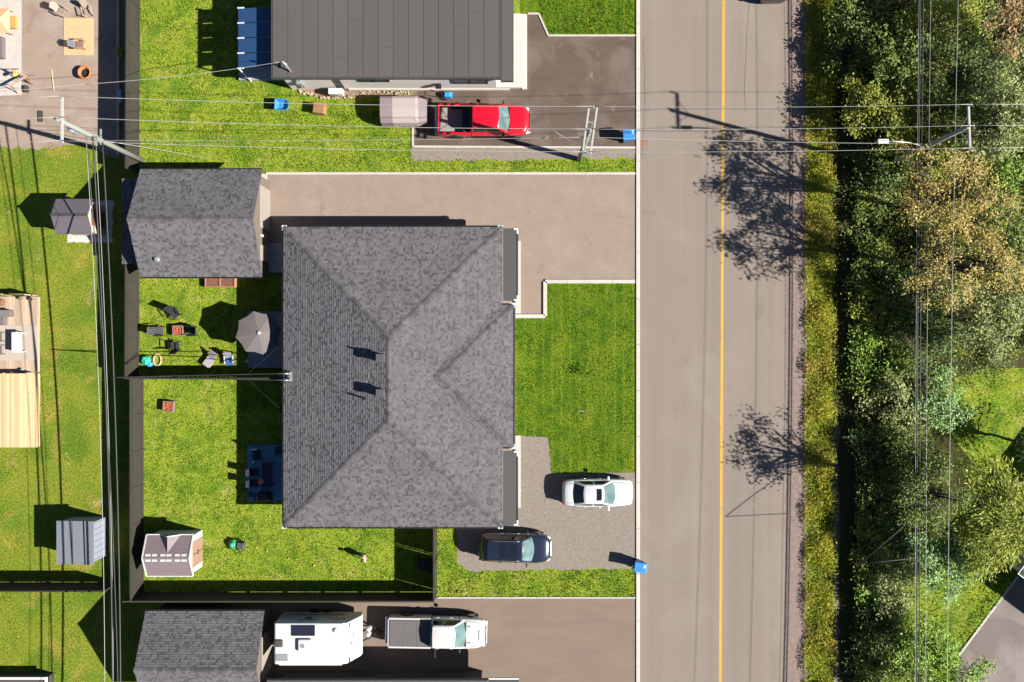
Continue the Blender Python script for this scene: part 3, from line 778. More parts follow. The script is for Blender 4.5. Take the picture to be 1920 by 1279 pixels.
# grey-blue metal shed, west lawn
a, b = P(105, 977, 1.85), P(177, 1058, 1.85)
sx0, sx1, sy0, sy1 = a.x, b.x, b.y, a.y
sD = thing('garden_shed', 'blue-grey metal shed with single sloped roof and pale side', 'shed', ((sx0 + sx1) / 2, (sy0 + sy1) / 2, 0))
m_bg = mat('blue_grey_metal', (0.195, 0.205, 0.235), .5, fine=12, famt=.05)
m_bgl = mat('pale_blue_grey_metal', (0.25, 0.28, 0.345), .55, fine=12, famt=.05)
mb = MB(); mb.box(sx0 + .1, sx1 - .1, sy0 + .1, sy1 - .1, 0, 1.8); mb.build('wall', m_bgl, sD)
for i in range(7):
    y = sy0 + .2 + i * (sy1 - sy0 - .4) / 6
    mb = MB(); mb.box(sx1 - .098, sx1 - .07, y - .02, y + .02, 0.02, 1.78); mb.build('wall_rib', m_bgl, sD)
mb = MB(); mb.hexa([(sx0, sy0, 1.72), (sx1, sy0, 1.90), (sx1, sy1, 1.90), (sx0, sy1, 1.72), (sx0, sy0, 1.80), (sx1, sy0, 1.98), (sx1, sy1, 1.98), (sx0, sy1, 1.80)])
rD = mb.build('roof', m_bg, sD)
mb = MB(); xx = sx0 + (sx1 - sx0) * .80; mb.hexa([(xx - .06, sy0 - .01, 1.952), (xx, sy0 - .01, 1.958), (xx - .1, sy1, 1.955), (xx - .16, sy1, 1.949), (xx - .06, sy0 - .01, 1.975), (xx, sy0 - .01, 1.98), (xx - .1, sy1, 1.975), (xx - .16, sy1, 1.97)]); mb.build('roof_seam', m_black, rD)

# resin shed with skylights
m_res = mat('resin_roof', (0.20, 0.152, 0.162), .7, c2=(.165, .124, .134), scale=1.5, amt=.5, fine=20, famt=.08, stretch=(.5, 6, 6))
m_resw = mat('resin_white', (0.56, 0.55, 0.53), .6)
m_door = mat('resin_door', (0.30, 0.19, 0.13), .7, fine=15, famt=.08)
sE, (ex0, ex1, ey0, ey1, exc, eyc) = gable_shed('garden_shed', 'resin shed with mauve roof, small skylights and brown double doors', (275, 1003), (362, 1080), 1.85, 2.5, over=.1, wallm=m_resw, roofm=m_res, sh=False)
pE = .65 / ((ey1 - ey0) / 2)
for r_, s in ((0.16, 1), (0.16, -1)):
    for fx in (.08, .22, .40, .53, .71, .85):
        x = ex0 + (ex1 - ex0) * (fx + .03)
        y = eyc + s * r_; z = 2.5 - pE * r_
        mb = MB(); mb.obox((x, y, z + .012), (.30, .15, .03), Matrix.Rotation(-s * math.atan(pE), 3, 'X')); mb.build('skylight', m_white, sE)
# trims along roof edges
for x in (ex0, ex1):
    for s in (-1, 1):
        ye = eyc + s * (ey1 - ey0) / 2
        mb = MB(); e0, e1 = Vector((x, eyc, 2.49)), Vector((x, ye, 1.84))
        mb.obox((e0 + e1) / 2, (.07, (e1 - e0).length, .09), Matrix.Rotation(-s * math.atan(pE), 3, 'X')); mb.build('trim', m_resw, sE)
for s in (-1, 1):
    ye = eyc + s * ((ey1 - ey0) / 2 + .02); mb = MB(); mb.box(ex0, ex1, ye - .03, ye + .03, 1.76, 1.87); mb.build('trim', m_resw, sE)
# north dormer gable
dx = exc + .05; dz = 2.36; dh = .62; yb_ = ey1 + .0; yp = eyc + (2.5 - dz) / pE
mb = MB()
mb.raw([(dx - dh, yb_, 1.86), (dx, yb_, dz), (dx + dh, yb_, 1.86), (dx, yp, dz + .01), (dx, yb_, 1.86)], [(0, 1, 3), (1, 2, 3), (0, 4, 1), (4, 2, 1)])
dm = mb.build('dormer', m_res, sE)
for s in (-1, 1):
    mb = MB(); mb.tube([(dx, yb_ + .01, dz + .01), (dx + s * dh, yb_ + .01, 1.87)], .03, 6); mb.build('trim', m_resw, dm)
for s in (-1, 1):
    mb = MB(); mb.box(ex1 - .098, ex1 - .04, eyc + s * .02, eyc + s * .78, .12, 1.72); d = mb.build('door', m_door, sE, bevel=.01)
    mb = MB(); mb.obox((ex1 - .02, eyc + s * .1, .95), (.05, .04, .2)); mb.build('handle', m_black, d)
    mb = MB(); mb.box(ex1 - .097, ex1 - .05, eyc + s * .80, eyc + s * .88, .05, 1.78); mb.build('door_trim', m_resw, sE)

# ------------------------------------------------------------------ the flat-roofed house (north)
zf = 3.6
fx0, fy0 = P(508, 147, zf)[:2]
fx1 = P(938.5, 0, zf).x
fyT = fy0 + 14.0
FH = thing('house', 'flat-roofed grey house with wide membrane strips on its roof', 'house', ((fx0 + fx1) / 2, fy0 + 7, 0))
wy = P(0, 168, 0).y
mb = MB(); mb.box(fx0 + .35, fx1 - .3, wy, fyT - .35, 0, zf - .32); mb.build('wall', m_wall, FH)
mb = MB(); mb.box(fx0, fx1, fy0, fyT, zf - .31, zf - .02); mb.build('roof', m_roofdark, FH, bevel=.01)
m_mem = mat('roof_membrane', (0.082, 0.075, 0.070), .85, c2=(.070, .064, .060), scale=.6, amt=.5, fine=12, famt=.06, shade=.05, stretch=(.6, .2, 1))
nst = 15
stw = (fx1 - fx0 - .2) / nst
for i in range(nst):
    x = fx0 + .1 + i * stw
    cut = fy0 + random.uniform(.8, 9)
    for (ya, yb2) in ((fy0 + .1, cut), (cut + .015, fyT - .1)):
        mb = MB(); mb.box(x + .012, x + stw - .012, ya, yb2, zf - .02, zf + random.uniform(.0, .006), random.random()); mb.build('membrane_strip', m_mem, FH)
# lower front canopy
cx1_, cy0_ = P(963, 152, 3.1)[:2]
mb = MB(); mb.box(fx1 + .004, cx1_, cy0_, fyT, 2.82, 3.1); cp = mb.build('front_canopy', m_roofdark, FH, bevel=.01)
mb = MB(); mb.box(fx1 + .05, cx1_ - .06, cy0_ + .06, fyT - .06, 3.1, 3.112); mb.build('canopy_membrane', m_mem, cp)
mb = MB(); mb.box(fx1 - .296, cx1_ - .35, cy0_ + .9, fyT - 1, 0, 2.82); mb.build('front_wall', m_walld, FH)
for (p0, p1, h) in (((962, 29), (978.5, 167), .34), ((978.7, 28), (988, 168.5), .17)):
    a, b = P(*p0), P(*p1); mb = MB(); mb.box(a.x - (1.5 if h > .3 else 0), b.x, b.y, a.y, 0.0, h); mb.build('porch_step', mat('step_concrete', (.50, .475, .44), .85, fine=9, famt=.08), FH, bevel=.012)
fw_ = (0, -1)
def on_wall(px): return P(px, 158, 1.9).x
window(FH, (on_wall(701), wy, 2.15), 1.9, .95, fw_); window(FH, (on_wall(881), wy, 2.0), 2.2, 1.35, fw_)
mb = MB(); x = on_wall(632); mb.box(x - .18, x + .18, wy - .05, wy - .003, .3, 2.7); mb.build('dark_panel', m_walld, FH)
mb = MB(); mb.tube([(fx0 + 1.15, wy - .06, .5), (fx0 + 1.15, wy - .06, 3.3)], .05, 8); mb.tube([(fx0 + 1.32, wy - .06, .5), (fx0 + 1.32, wy - .06, 2.2)], .035, 8); mb.obox((fx0 + 1.2, wy - .1, 1.6), (.34, .16, .5)); mb.build('electric_meter', m_galv, FH)
q = P(536, 124, 3.9)
mb = MB(); mb.tube([(q.x + .25, q.y - .3, zf - .1), (q.x + .1, q.y - .05, zf + .55), (q.x - .05, q.y + .1, zf + .8), (q.x - .2, q.y + .1, zf + .75)], .05, 8); mb.obox((q.x + .05, q.y, zf + .4), (.1, .3, .08)); mb.build('service_mast', m_galv, FH, smooth=True)
mastN = (q.x - .2, q.y + .1, zf + .75)
mb = MB(); mb.obox((on_wall(820), wy - .15, 1.2), (.35, .25, .3)); mb.tube([(on_wall(820), wy - .15, 1.2), (on_wall(820) + .1, wy - .25, 1.6)], .03, 6); mb.build('hose_holder', m_black, FH)
mb = MB(); mb.box(P(655, 0).x, P(985, 0).x - 1, wy - .1, wy - .003, 0, .3); mb.build('foundation', m_conc, FH)
# screened patio on its west end
a, b = P(447, 15, 2.6), P(512, 128, 2.6)
t = thing('patio_shelter', 'lean-to patio shelter with four panels coloured shade blue against the flat-roofed house', 'shelter', ((a.x + b.x) / 2, (a.y + b.y) / 2, 0))
n_ = 4
for i in range(n_):
    y1_, y0_ = a.y + (b.y - a.y) * i / n_, a.y + (b.y - a.y) * (i + 1) / n_
    mb = MB(); mb.hexa([(a.x, y0_ + .03, 2.55), (fx0 + .3, y0_ + .03, 2.9), (fx0 + .3, y1_ - .03, 2.9), (a.x, y1_ - .03, 2.55), (a.x, y0_ + .03, 2.58), (fx0 + .3, y0_ + .03, 2.93), (fx0 + .3, y1_ - .03, 2.93), (a.x, y1_ - .03, 2.58)])
    mb.build('roof_panel', mat('shelter_panel_shaded', (.022, .060, .15), .35, fine=8, famt=.05), t)  # dark blue puts the house's shade into the panel colour
for i in range(n_ + 1):
    y = a.y + (b.y - a.y) * i / n_
    mb = MB(); mb.tube([(a.x - .05, y, 2.6), (a.x + .35, y, 2.64)], .05, 6); mb.tube([(a.x, y, 0), (a.x, y, 2.58)], .05, 6); mb.build('post', m_white, t)
mb = MB(); mb.box(a.x - .04, a.x + .04, b.y, a.y, 2.44, 2.54); mb.build('beam', m_white, t)
a2, b2 = P(450, 20), P(520, 152); mb = MB(); mb.box(a2.x, fx0 + .33, b2.y, a2.y, .01, .25); mb.build('floor', m_deck, t)

# ------------------------------------------------------------------ the house just south of the frame, and the house far right
ys, ye_ = P(0, 1276, ZE).y, P(0, 1276, ZE).y - 12
xs, xe = P(500, 0, ZE).x, P(915, 0, ZE).x
h2 = thing('house', 'neighbouring house whose dark eave just shows behind the camper', 'house', ((xs + xe) / 2, (ys + ye_) / 2, 0))
mb = MB(); mb.box(xs + .45, xe - .45, ye_ + .45, ys - .45, 0, ZE - .12); mb.build('wall', m_walld, h2)  # dark colour carries the shade on this north wall
hh = (ys - ye_) / 2
mb = MB(); mb.raw([(xs, ye_, ZE), (xe, ye_, ZE), (xe, ys, ZE), (xs, ys, ZE), (xs + hh, (ys + ye_) / 2, ZE + hh / 3), (xe - hh, (ys + ye_) / 2, ZE + hh / 3), (xs, ye_, ZE - .17), (xe, ye_, ZE - .17), (xe, ys, ZE - .17), (xs, ys, ZE - .17)],
       [(0, 1, 5, 4), (1, 2, 5), (2, 3, 4, 5), (3, 0, 4), (0, 6, 7, 1), (1, 7, 8, 2), (2, 8, 9, 3), (3, 9, 6, 0), (9, 8, 7, 6)], .4); mb.build('roof', m_shing, h2)
mb = MB(); mb.box(xs, xe, ys + .003, ys + .1, ZE - .15, ZE - .02); mb.build('gutter', m_black, h2)
xa, xb_ = P(918, 0, 2.6).x, P(973, 0, 2.6).x
mb = MB(); mb.box(xe + .01, xb_, ys - 4, ys - .02, 2.4, 2.58); mb.build('porch_roof', m_roofdark, h2)
mb = MB(); mb.box(xe + .05, xb_, ys - .016, ys + .07, 2.46, 2.60); mb.build('gutter', m_white, h2)
# far right: corner of a rotated roof
cR = P(1911, 1076, 2.8)
rot = math.atan2(P(1908, 1080).y - P(1797, 1228).y, P(1908, 1080).x - P(1797, 1228).x)
h3 = thing('house', 'far house whose pale gutter corner just shows by the slanting driveway', 'house', (cR.x, cR.y, 0), rot)
h3['_org'] = [0, 0, 0]
mb = MB(); mb.box(.45, 9, -8.5, -.45, 0, 2.7); mb.build('wall', m_wall, h3)
mb = MB(); mb.raw([(0, -9, 2.8), (9.5, -9, 2.8), (9.5, 0, 2.8), (0, 0, 2.8), (4.5, -4.5, 4.3), (5, -4.5, 4.3), (0, -9, 2.65), (9.5, -9, 2.65), (9.5, 0, 2.65), (0, 0, 2.65)],
       [(0, 1, 5, 4), (1, 2, 5), (2, 3, 4, 5), (3, 0, 4), (0, 6, 7, 1), (1, 7, 8, 2), (2, 8, 9, 3), (3, 9, 6, 0), (9, 8, 7, 6)], .3); mb.build('roof', m_shing, h3)
mb = MB(); mb.box(-.06, -.003, -9, .06, 2.68, 2.79); mb.box(0, 9.5, .003, .06, 2.68, 2.79); mb.build('gutter', m_grey, h3)

# ================================================================== FENCES
def fence(label, p0, p1, h=2.0, panel=2.42, seed=1, gap=0.003):
    A, B = P(*p0), P(*p1)
    d = B - A; L = d.length; d.normalize(); ang = math.atan2(d.y, d.x)
    t = thing('fence', label, 'fence', (A.x, A.y, 0), ang)
    t['_org'] = [0, 0, 0]
    n = max(1, round(L / panel)); pl = L / n
    r = random.Random(seed)
    nb = 15
    mb = MB()
    bw = (pl - .09 - 2 * gap) / nb
    for i in range(nb):      # vertical boards, alternately proud
        x = .045 + gap + i * bw
        mb.box(x + .004, x + bw - .004, -.012 + (.008 if i % 2 else 0), .012 + (.008 if i % 2 else 0), .09, h - .05, r.random())
    mb.box(.045 + gap, pl - .045 - gap, -.0139, -.0124, .09, h - .05, .4)
    for z in (.3, h - .35): mb.box(.045 + gap, pl - .045 - gap, -.05, -.014, z, z + .09, .4)
    mb.box(.045 + gap, pl - .045 - gap, -.055, .035, h - .048, h - .005, .6)
    pm = mb.mesh('panel', m_fence)
    mb = MB(); mb.box(-.045, .045, -.05, .03, 0, h - .004, .5); mb.box(-.05, .05, -.06, .04, h - .002, h + .012, .5)
    qm = mb.mesh('post', m_fence)
    for i in range(n + 1):
        o = link('post', qm, t); o.location = (i * pl, 0, 0)
        if i < n:
            o = link('panel', pm, t); o.location = (i * pl, 0, 0)
    return t
fence('taupe board fence between the gravel yard and the north lawn', (262, 326), (264, -60), seed=2)
fence('taupe board fence beside the chairs and fire pit', (261, 705), (262, 496), seed=3)
fence('taupe board fence behind the resin shed', (270.5, 1108), (270, 709), seed=4)
fence('black board fence between the two back yards, under the service drop', (262, 707), (545, 707), seed=5)
fence('black board fence between the resin shed and the camper driveway', (258, 1110), (818, 1110), seed=6, gap=.006)
fence('board fence beside the house with slits of light at its posts', (818.5, 1108), (818.5, 975), seed=7, gap=.03)
fence('board fence below the blue-grey metal shed', (-40, 1091.5), (222, 1091.5), seed=8, gap=.006)
# ================================================================== VEHICLES (front along +x, origin on the ground below the middle)
def ip(t, xs_, ys_):
    return float(np.interp(t, xs_, ys_))

def paint(name, c, rough=.25):
    return mat(name, c, rough, spec=.5, coat=.7, c2=tuple(q * .93 for q in c), scale=2, amt=.3)
m_cglass = mat('car_glass', (.055, .12, .12), .07, c2=(.16, .23, .22), scale=1.6, amt=.6, spec=.7, coat=.3)  # paler teal mottling stands in for reflections on the glass
m_dglass = mat('car_glass_dark', (.010, .013, .02), .07, spec=.7)
m_trim = mat('car_trim', (.018, .018, .02), .55)
m_chrome = mat('chrome', (.62, .62, .63), .2, metal=.9)
m_lamp = mat('headlamp', (.55, .57, .58), .12, spec=.7)
m_tail = mat('taillamp', (.35, .02, .02), .2, spec=.6)

def wheels(t, xs_, hw_, r=.34, wd=.22):
    for x in xs_:
        for s in (-1, 1):
            mb = MB(); mb.lathe([(r * .6, -wd / 2), (r * .93, -wd / 2), (r, -wd * .36), (r, wd * .36), (r * .93, wd / 2), (r * .6, wd / 2)], (0, 0, 0), 24, 'Y')
            o = mb.build('wheel', m_rubber, t, smooth=False, world=False); o.location = (x, s * (hw_ - wd / 2 + .01), r)
            mb = MB(); mb.lathe([(.03, wd / 2 - .035), (r * .62, wd / 2 - .03), (r * .66, wd / 2 + .004)], (0, 0, 0), 20, 'Y')
            for k in range(5):
                a = k * 2 * math.pi / 5
                mb.obox((math.cos(a) * r * .33, wd / 2 - .02, math.sin(a) * r * .33), (r * .62, .03, .06), Matrix.Rotation(-a, 3, 'Y'))
            rm = mb.build('rim', m_chrome, o, world=False)
            if s < 0: rm.rotation_euler = (0, 0, math.pi)
            mb = MB(); mb.lathe([(r + .05, -.03), (r + .05, .012)], (0, 0, 0), 24, 'Y')
            a_ = mb.build('wheel_arch', m_trim, t, world=False); a_.location = (x, s * (hw_ - .012), r + .01)

def body_shell(mb, xs_, W, BELT, TOP, zb=.24, nose=.0):
    rings = []
    for x in xs_:
        wv, be, tp = W(x), BELT(x), TOP(x)
        pts = [(0, zb), (wv * .80, zb), (wv * .965, zb + .12), (wv, zb + .32), (wv * .985, be), (wv * .90, (be + tp) / 2 + .012), (wv * .72, tp), (wv * .36, tp + .022), (0, tp + .028)]
        full = pts + [(-a, b) for a, b in pts[-2:0:-1]]
        rings.append([(x, a, b) for a, b in full])
    n = len(rings[0])
    vs_ = [q for r_ in rings for q in r_]
    fs = [(i * n + k, i * n + (k + 1) % n, (i + 1) * n + (k + 1) % n, (i + 1) * n + k) for i in range(len(rings) - 1) for k in range(n)]
    fs.append(tuple(range(n))[::-1]); fs.append(tuple((len(rings) - 1) * n + k for k in range(n)))
    mb.raw(vs_, fs)

def greenhouse(t, pm, wb, rf, rr, rb, yb, yr, zb, zr, crown=.05, bowf=.20, bowr=.14, roof_m=None, glass=None, rear_glass=None, side_w=((.06, .47), (.53, .94))):
    """wb/rb: x of windscreen/rear glass base; rf/rr: x of roof front/rear edge"""
    glass = glass or m_cglass
    def wind(u, v, off=0):
        U = 2 * u - 1
        x = (wb + bowf * (1 - U * U)) * (1 - v) + (rf + bowf * .35 * (1 - U * U)) * v
        y = U * (yb * (1 - v) + yr * v)
        z = zb * (1 - v) + zr * v + crown * (1 - U * U) * v + .05 * 4 * v * (1 - v) * .5
        return (x + off, y, z + off)
    def rear(u, v, off=0):
        U = 2 * u - 1
        x = (rb - bowr * (1 - U * U)) * (1 - v) + (rr - bowr * .4 * (1 - U * U)) * v
        y = -U * (yb * .97 * (1 - v) + yr * v)
        z = zb * (1 - v) + zr * v + crown * (1 - U * U) * v + .03 * 4 * v * (1 - v) * .5
        return (x - off, y, z + off)
    def top(u, v):
        U = 2 * u - 1
        f, r_ = wind(u, 1), rear(1 - u, 1)
        return (r_[0] * (1 - v) + f[0] * v, f[1] * v + r_[1] * (1 - v), f[2] * v + r_[2] * (1 - v) + .035 * 4 * v * (1 - v) * (1 - .3 * U * U))
    def side(s, u, v, off=0):
        xb0, xb1 = rb, wb; xt0, xt1 = rr, rf
        x = (xb0 + (xb1 - xb0) * u) * (1 - v) + (xt0 + (xt1 - xt0) * u) * v
        ybb = yb * (.97 + .03 * u)
        zt = top(0, u)[2]
        return (x, s * (ybb * (1 - v) + yr * v + off), zb * (1 - v) + zt * v)
    mb = MB()
    mb.grid(wind, 10, 5); mb.grid(rear, 10, 5); mb.grid(top, 10, 8)
    for s in (-1, 1): mb.grid(lambda u, v: side(s, u, v), 8, 4)
    cab = mb.build('cabin', pm, t, smooth=True, world=False, merge=True)
    rm = MB(); rm.grid(lambda u, v: (lambda q: (q[0], q[1], q[2] + .006))(top(u, v)), 10, 8, .03, .97, .02, .98); ro = rm.build('roof', roof_m or pm, t, smooth=True, world=False)
    mb = MB(); mb.grid(lambda u, v: wind(u, v, .008), 10, 5, .06, .94, .03, .93); mb.build('windscreen', glass, t, smooth=True, world=False)
    mb = MB(); mb.grid(lambda u, v: rear(u, v, .008), 10, 5, .08, .92, .12, .92); mb.build('rear_window', rear_glass or m_dglass, t, smooth=True, world=False)
    for s in (-1, 1):
        for (a, b) in side_w:
            mb = MB(); mb.grid(lambda u, v: side(s, u, v, .010), 5, 4, a, b, .12, .86); mb.build('side_window', m_dglass, t, smooth=True, world=False)
    return top, wind

def mirrors(t, pm, x, y, z):
    for s in (-1, 1):
        mb = MB(); mb.obox((x, s * (y + .10), z), (.12, .22, .14)); mb.build('mirror', pm, t, bevel=.03, world=False)

def seams(t, body, lines):
    """dark panel gaps laid along the body's real surface"""
    bpy.context.view_layer.update()
    ev = body.evaluated_get(bpy.context.evaluated_depsgraph_get())
    for ln in lines:
        mb = MB(); pts = []
        for (a, b) in zip(ln[:-1], ln[1:]):
            for k in range(6):
                x, y = a[0] + (b[0] - a[0]) * k / 6, a[1] + (b[1] - a[1]) * k / 6
                hit, loc, _, _ = ev.ray_cast(Vector((x, y, 3)), Vector((0, 0, -1)))
                if hit: pts.append(loc + Vector((0, 0, .002)))
        if len(pts) > 1:
            mb.tube(pts, .011, 4); mb.build('panel_gap', m_trim, t, world=False)

def handles(t, m, xs_, y, z):
    for s in (-1, 1):
        for x in xs_:
            mb = MB(); mb.obox((x, s * (y + .012), z), (.2, .035, .035)); mb.build('door_handle', m, t, bevel=.01, world=False)

def sedan(loc, rz):
    t = thing('car', 'white sedan with black sunroof on the gravel driveway', 'car', loc, rz); t['_org'] = [0, 0, 0]
    pm = paint('white_paint', (.56, .58, .58))
    L = 2.24
    xs_ = [-L, -L + .06, -L + .2, -1.7, -1.2, -.6, 0, .6, 1.0, 1.4, 1.75, 2.0, L - .1, L]
    W = lambda x: ip(x, [-L, -L + .06, -L + .25, -1.6, -.8, .8, 1.5, 1.95, L - .1, L], [.55, .68, .80, .87, .89, .89, .87, .80, .66, .48])
    T = lambda x: ip(x, [-L, -L + .1, -1.7, -1.2, .7, 1.0, 1.6, 2.0, L], [.80, .93, 1.0, 1.0, .98, .97, .90, .80, .62])
    B = lambda x: ip(x, [-L, -L + .1, -1.5, .9, 1.7, L], [.66, .82, .90, .88, .78, .52])
    mb = MB(); body_shell(mb, xs_, W, B, T); bo_ = mb.build('body', pm, t, smooth=True, sub=2, world=False)
    seams(t, bo_, [[(.95, .70), (1.6, .66), (2.05, .50), (2.12, 0), (2.05, -.50), (1.6, -.66), (.95, -.70)], [(-1.55, .62), (-2.05, .58), (-2.1, 0), (-2.05, -.58), (-1.55, -.62)]])
    top, _ = greenhouse(t, pm, .86, .22, -.82, -1.52, .80, .57, .95, 1.38, crown=.05, bowf=.24, bowr=.16)
    mb = MB(); mb.grid(lambda u, v: (lambda q: (q[0], q[1], q[2] + .012))(top(u, v)), 4, 3, .18, .82, .62, .90); mb.build('sunroof', m_dglass, t, smooth=True, world=False)
    mirrors(t, pm, .62, .86, .98); handles(t, m_chrome, (-.9, .05), .885, .82)
    wheels(t, (-1.32, 1.36), .885, .33)
    for s in (-1, 1):
        mb = MB(); mb.obox((2.00, s * .64, .66), (.30, .24, .10), s * -.5); mb.build('headlight', m_lamp, t, bevel=.03, world=False)
        mb = MB(); mb.obox((-2.12, s * .62, .74), (.16, .26, .12), s * .35); mb.build('taillight', m_tail, t, bevel=.03, world=False)
    mb = MB(); mb.obox((2.16, 0, .5), (.14, .7, .16)); mb.build('grille', m_trim, t, bevel=.02, world=False)
    for s in (-1, 1):
        mb = MB(); mb.tube([(.98, s * .1, 1.0), (.86, s * .5 + .1, 1.03)], .012, 5); mb.build('wiper', m_trim, t, world=False)
    return t

def suv(loc, rz, label):
    t = thing('car', label, 'car', loc, rz); t['_org'] = [0, 0, 0]
    pm = paint('navy_paint', (.012, .018, .036), .22)
    L = 2.28
    xs_ = [-L, -L + .05, -L + .2, -1.7, -1.1, -.4, .3, .9, 1.3, 1.7, 2.0, L - .1, L]
    W = lambda x: ip(x, [-L, -L + .05, -L + .25, -1.6, -.8, .8, 1.5, 1.95, L - .1, L], [.62, .74, .86, .91, .92, .92, .90, .84, .70, .52])
    T = lambda x: ip(x, [-L, -L + .12, -1.7, .6, 1.0, 1.6, 2.0, L - .05, L], [.96, 1.08, 1.12, 1.10, 1.09, 1.04, .95, .80, .7])
    B = lambda x: ip(x, [-L, -L + .1, -1.5, .9, 1.7, L], [.8, .95, 1.02, 1.0, .92, .6])
    mb = MB(); body_shell(mb, xs_, W, B, T, .28); bo_ = mb.build('body', pm, t, smooth=True, sub=2, world=False)
    seams(t, bo_, [[(1.1, .74), (1.7, .70), (2.08, .55), (2.15, 0), (2.08, -.55), (1.7, -.70), (1.1, -.74)]])
    top, _ = greenhouse(t, pm, .98, .36, -1.72, -2.06, .84, .63, 1.08, 1.60, crown=.05, bowf=.22, bowr=.10, side_w=((.05, .30), (.33, .62), (.65, .95)))
    for (v0, v1) in ((.36, .60), (.625, .86)):
        mb = MB(); mb.grid(lambda u, v: (lambda q: (q[0], q[1], q[2] + .012))(top(u, v)), 4, 4, .14, .86, v0, v1); mb.build('sunroof', m_dglass, t, smooth=True, world=False)
    for s in (-1, 1):
        mb = MB(); mb.tube([(-1.5, s * .60, 1.63), (-1.42, s * .60, 1.685), (.1, s * .60, 1.70), (.25, s * .60, 1.65)], .018, 6); mb.build('roof_rail', m_chrome, t, world=False)
        mb = MB(); mb.obox((2.06, s * .66, .76), (.26, .24, .10), s * -.5); mb.build('headlight', m_lamp, t, bevel=.03, world=False)
        mb = MB(); mb.obox((-2.17, s * .68, .86), (.14, .26, .16), s * .3); mb.build('taillight', m_tail, t, bevel=.03, world=False)
        mb = MB(); mb.tube([(1.1, s * .1, 1.13), (.96, s * .5 + .1, 1.16)], .012, 5); mb.build('wiper', m_trim, t, world=False)
    mirrors(t, m_trim, .74, .90, 1.12); handles(t, m_chrome, (-.9, .1), .915, .95)
    wheels(t, (-1.34, 1.38), .915, .36)
    mb = MB(); mb.obox((2.2, 0, .68), (.14, .9, .24)); mb.build('grille', m_chrome, t, bevel=.03, world=False)
    return t

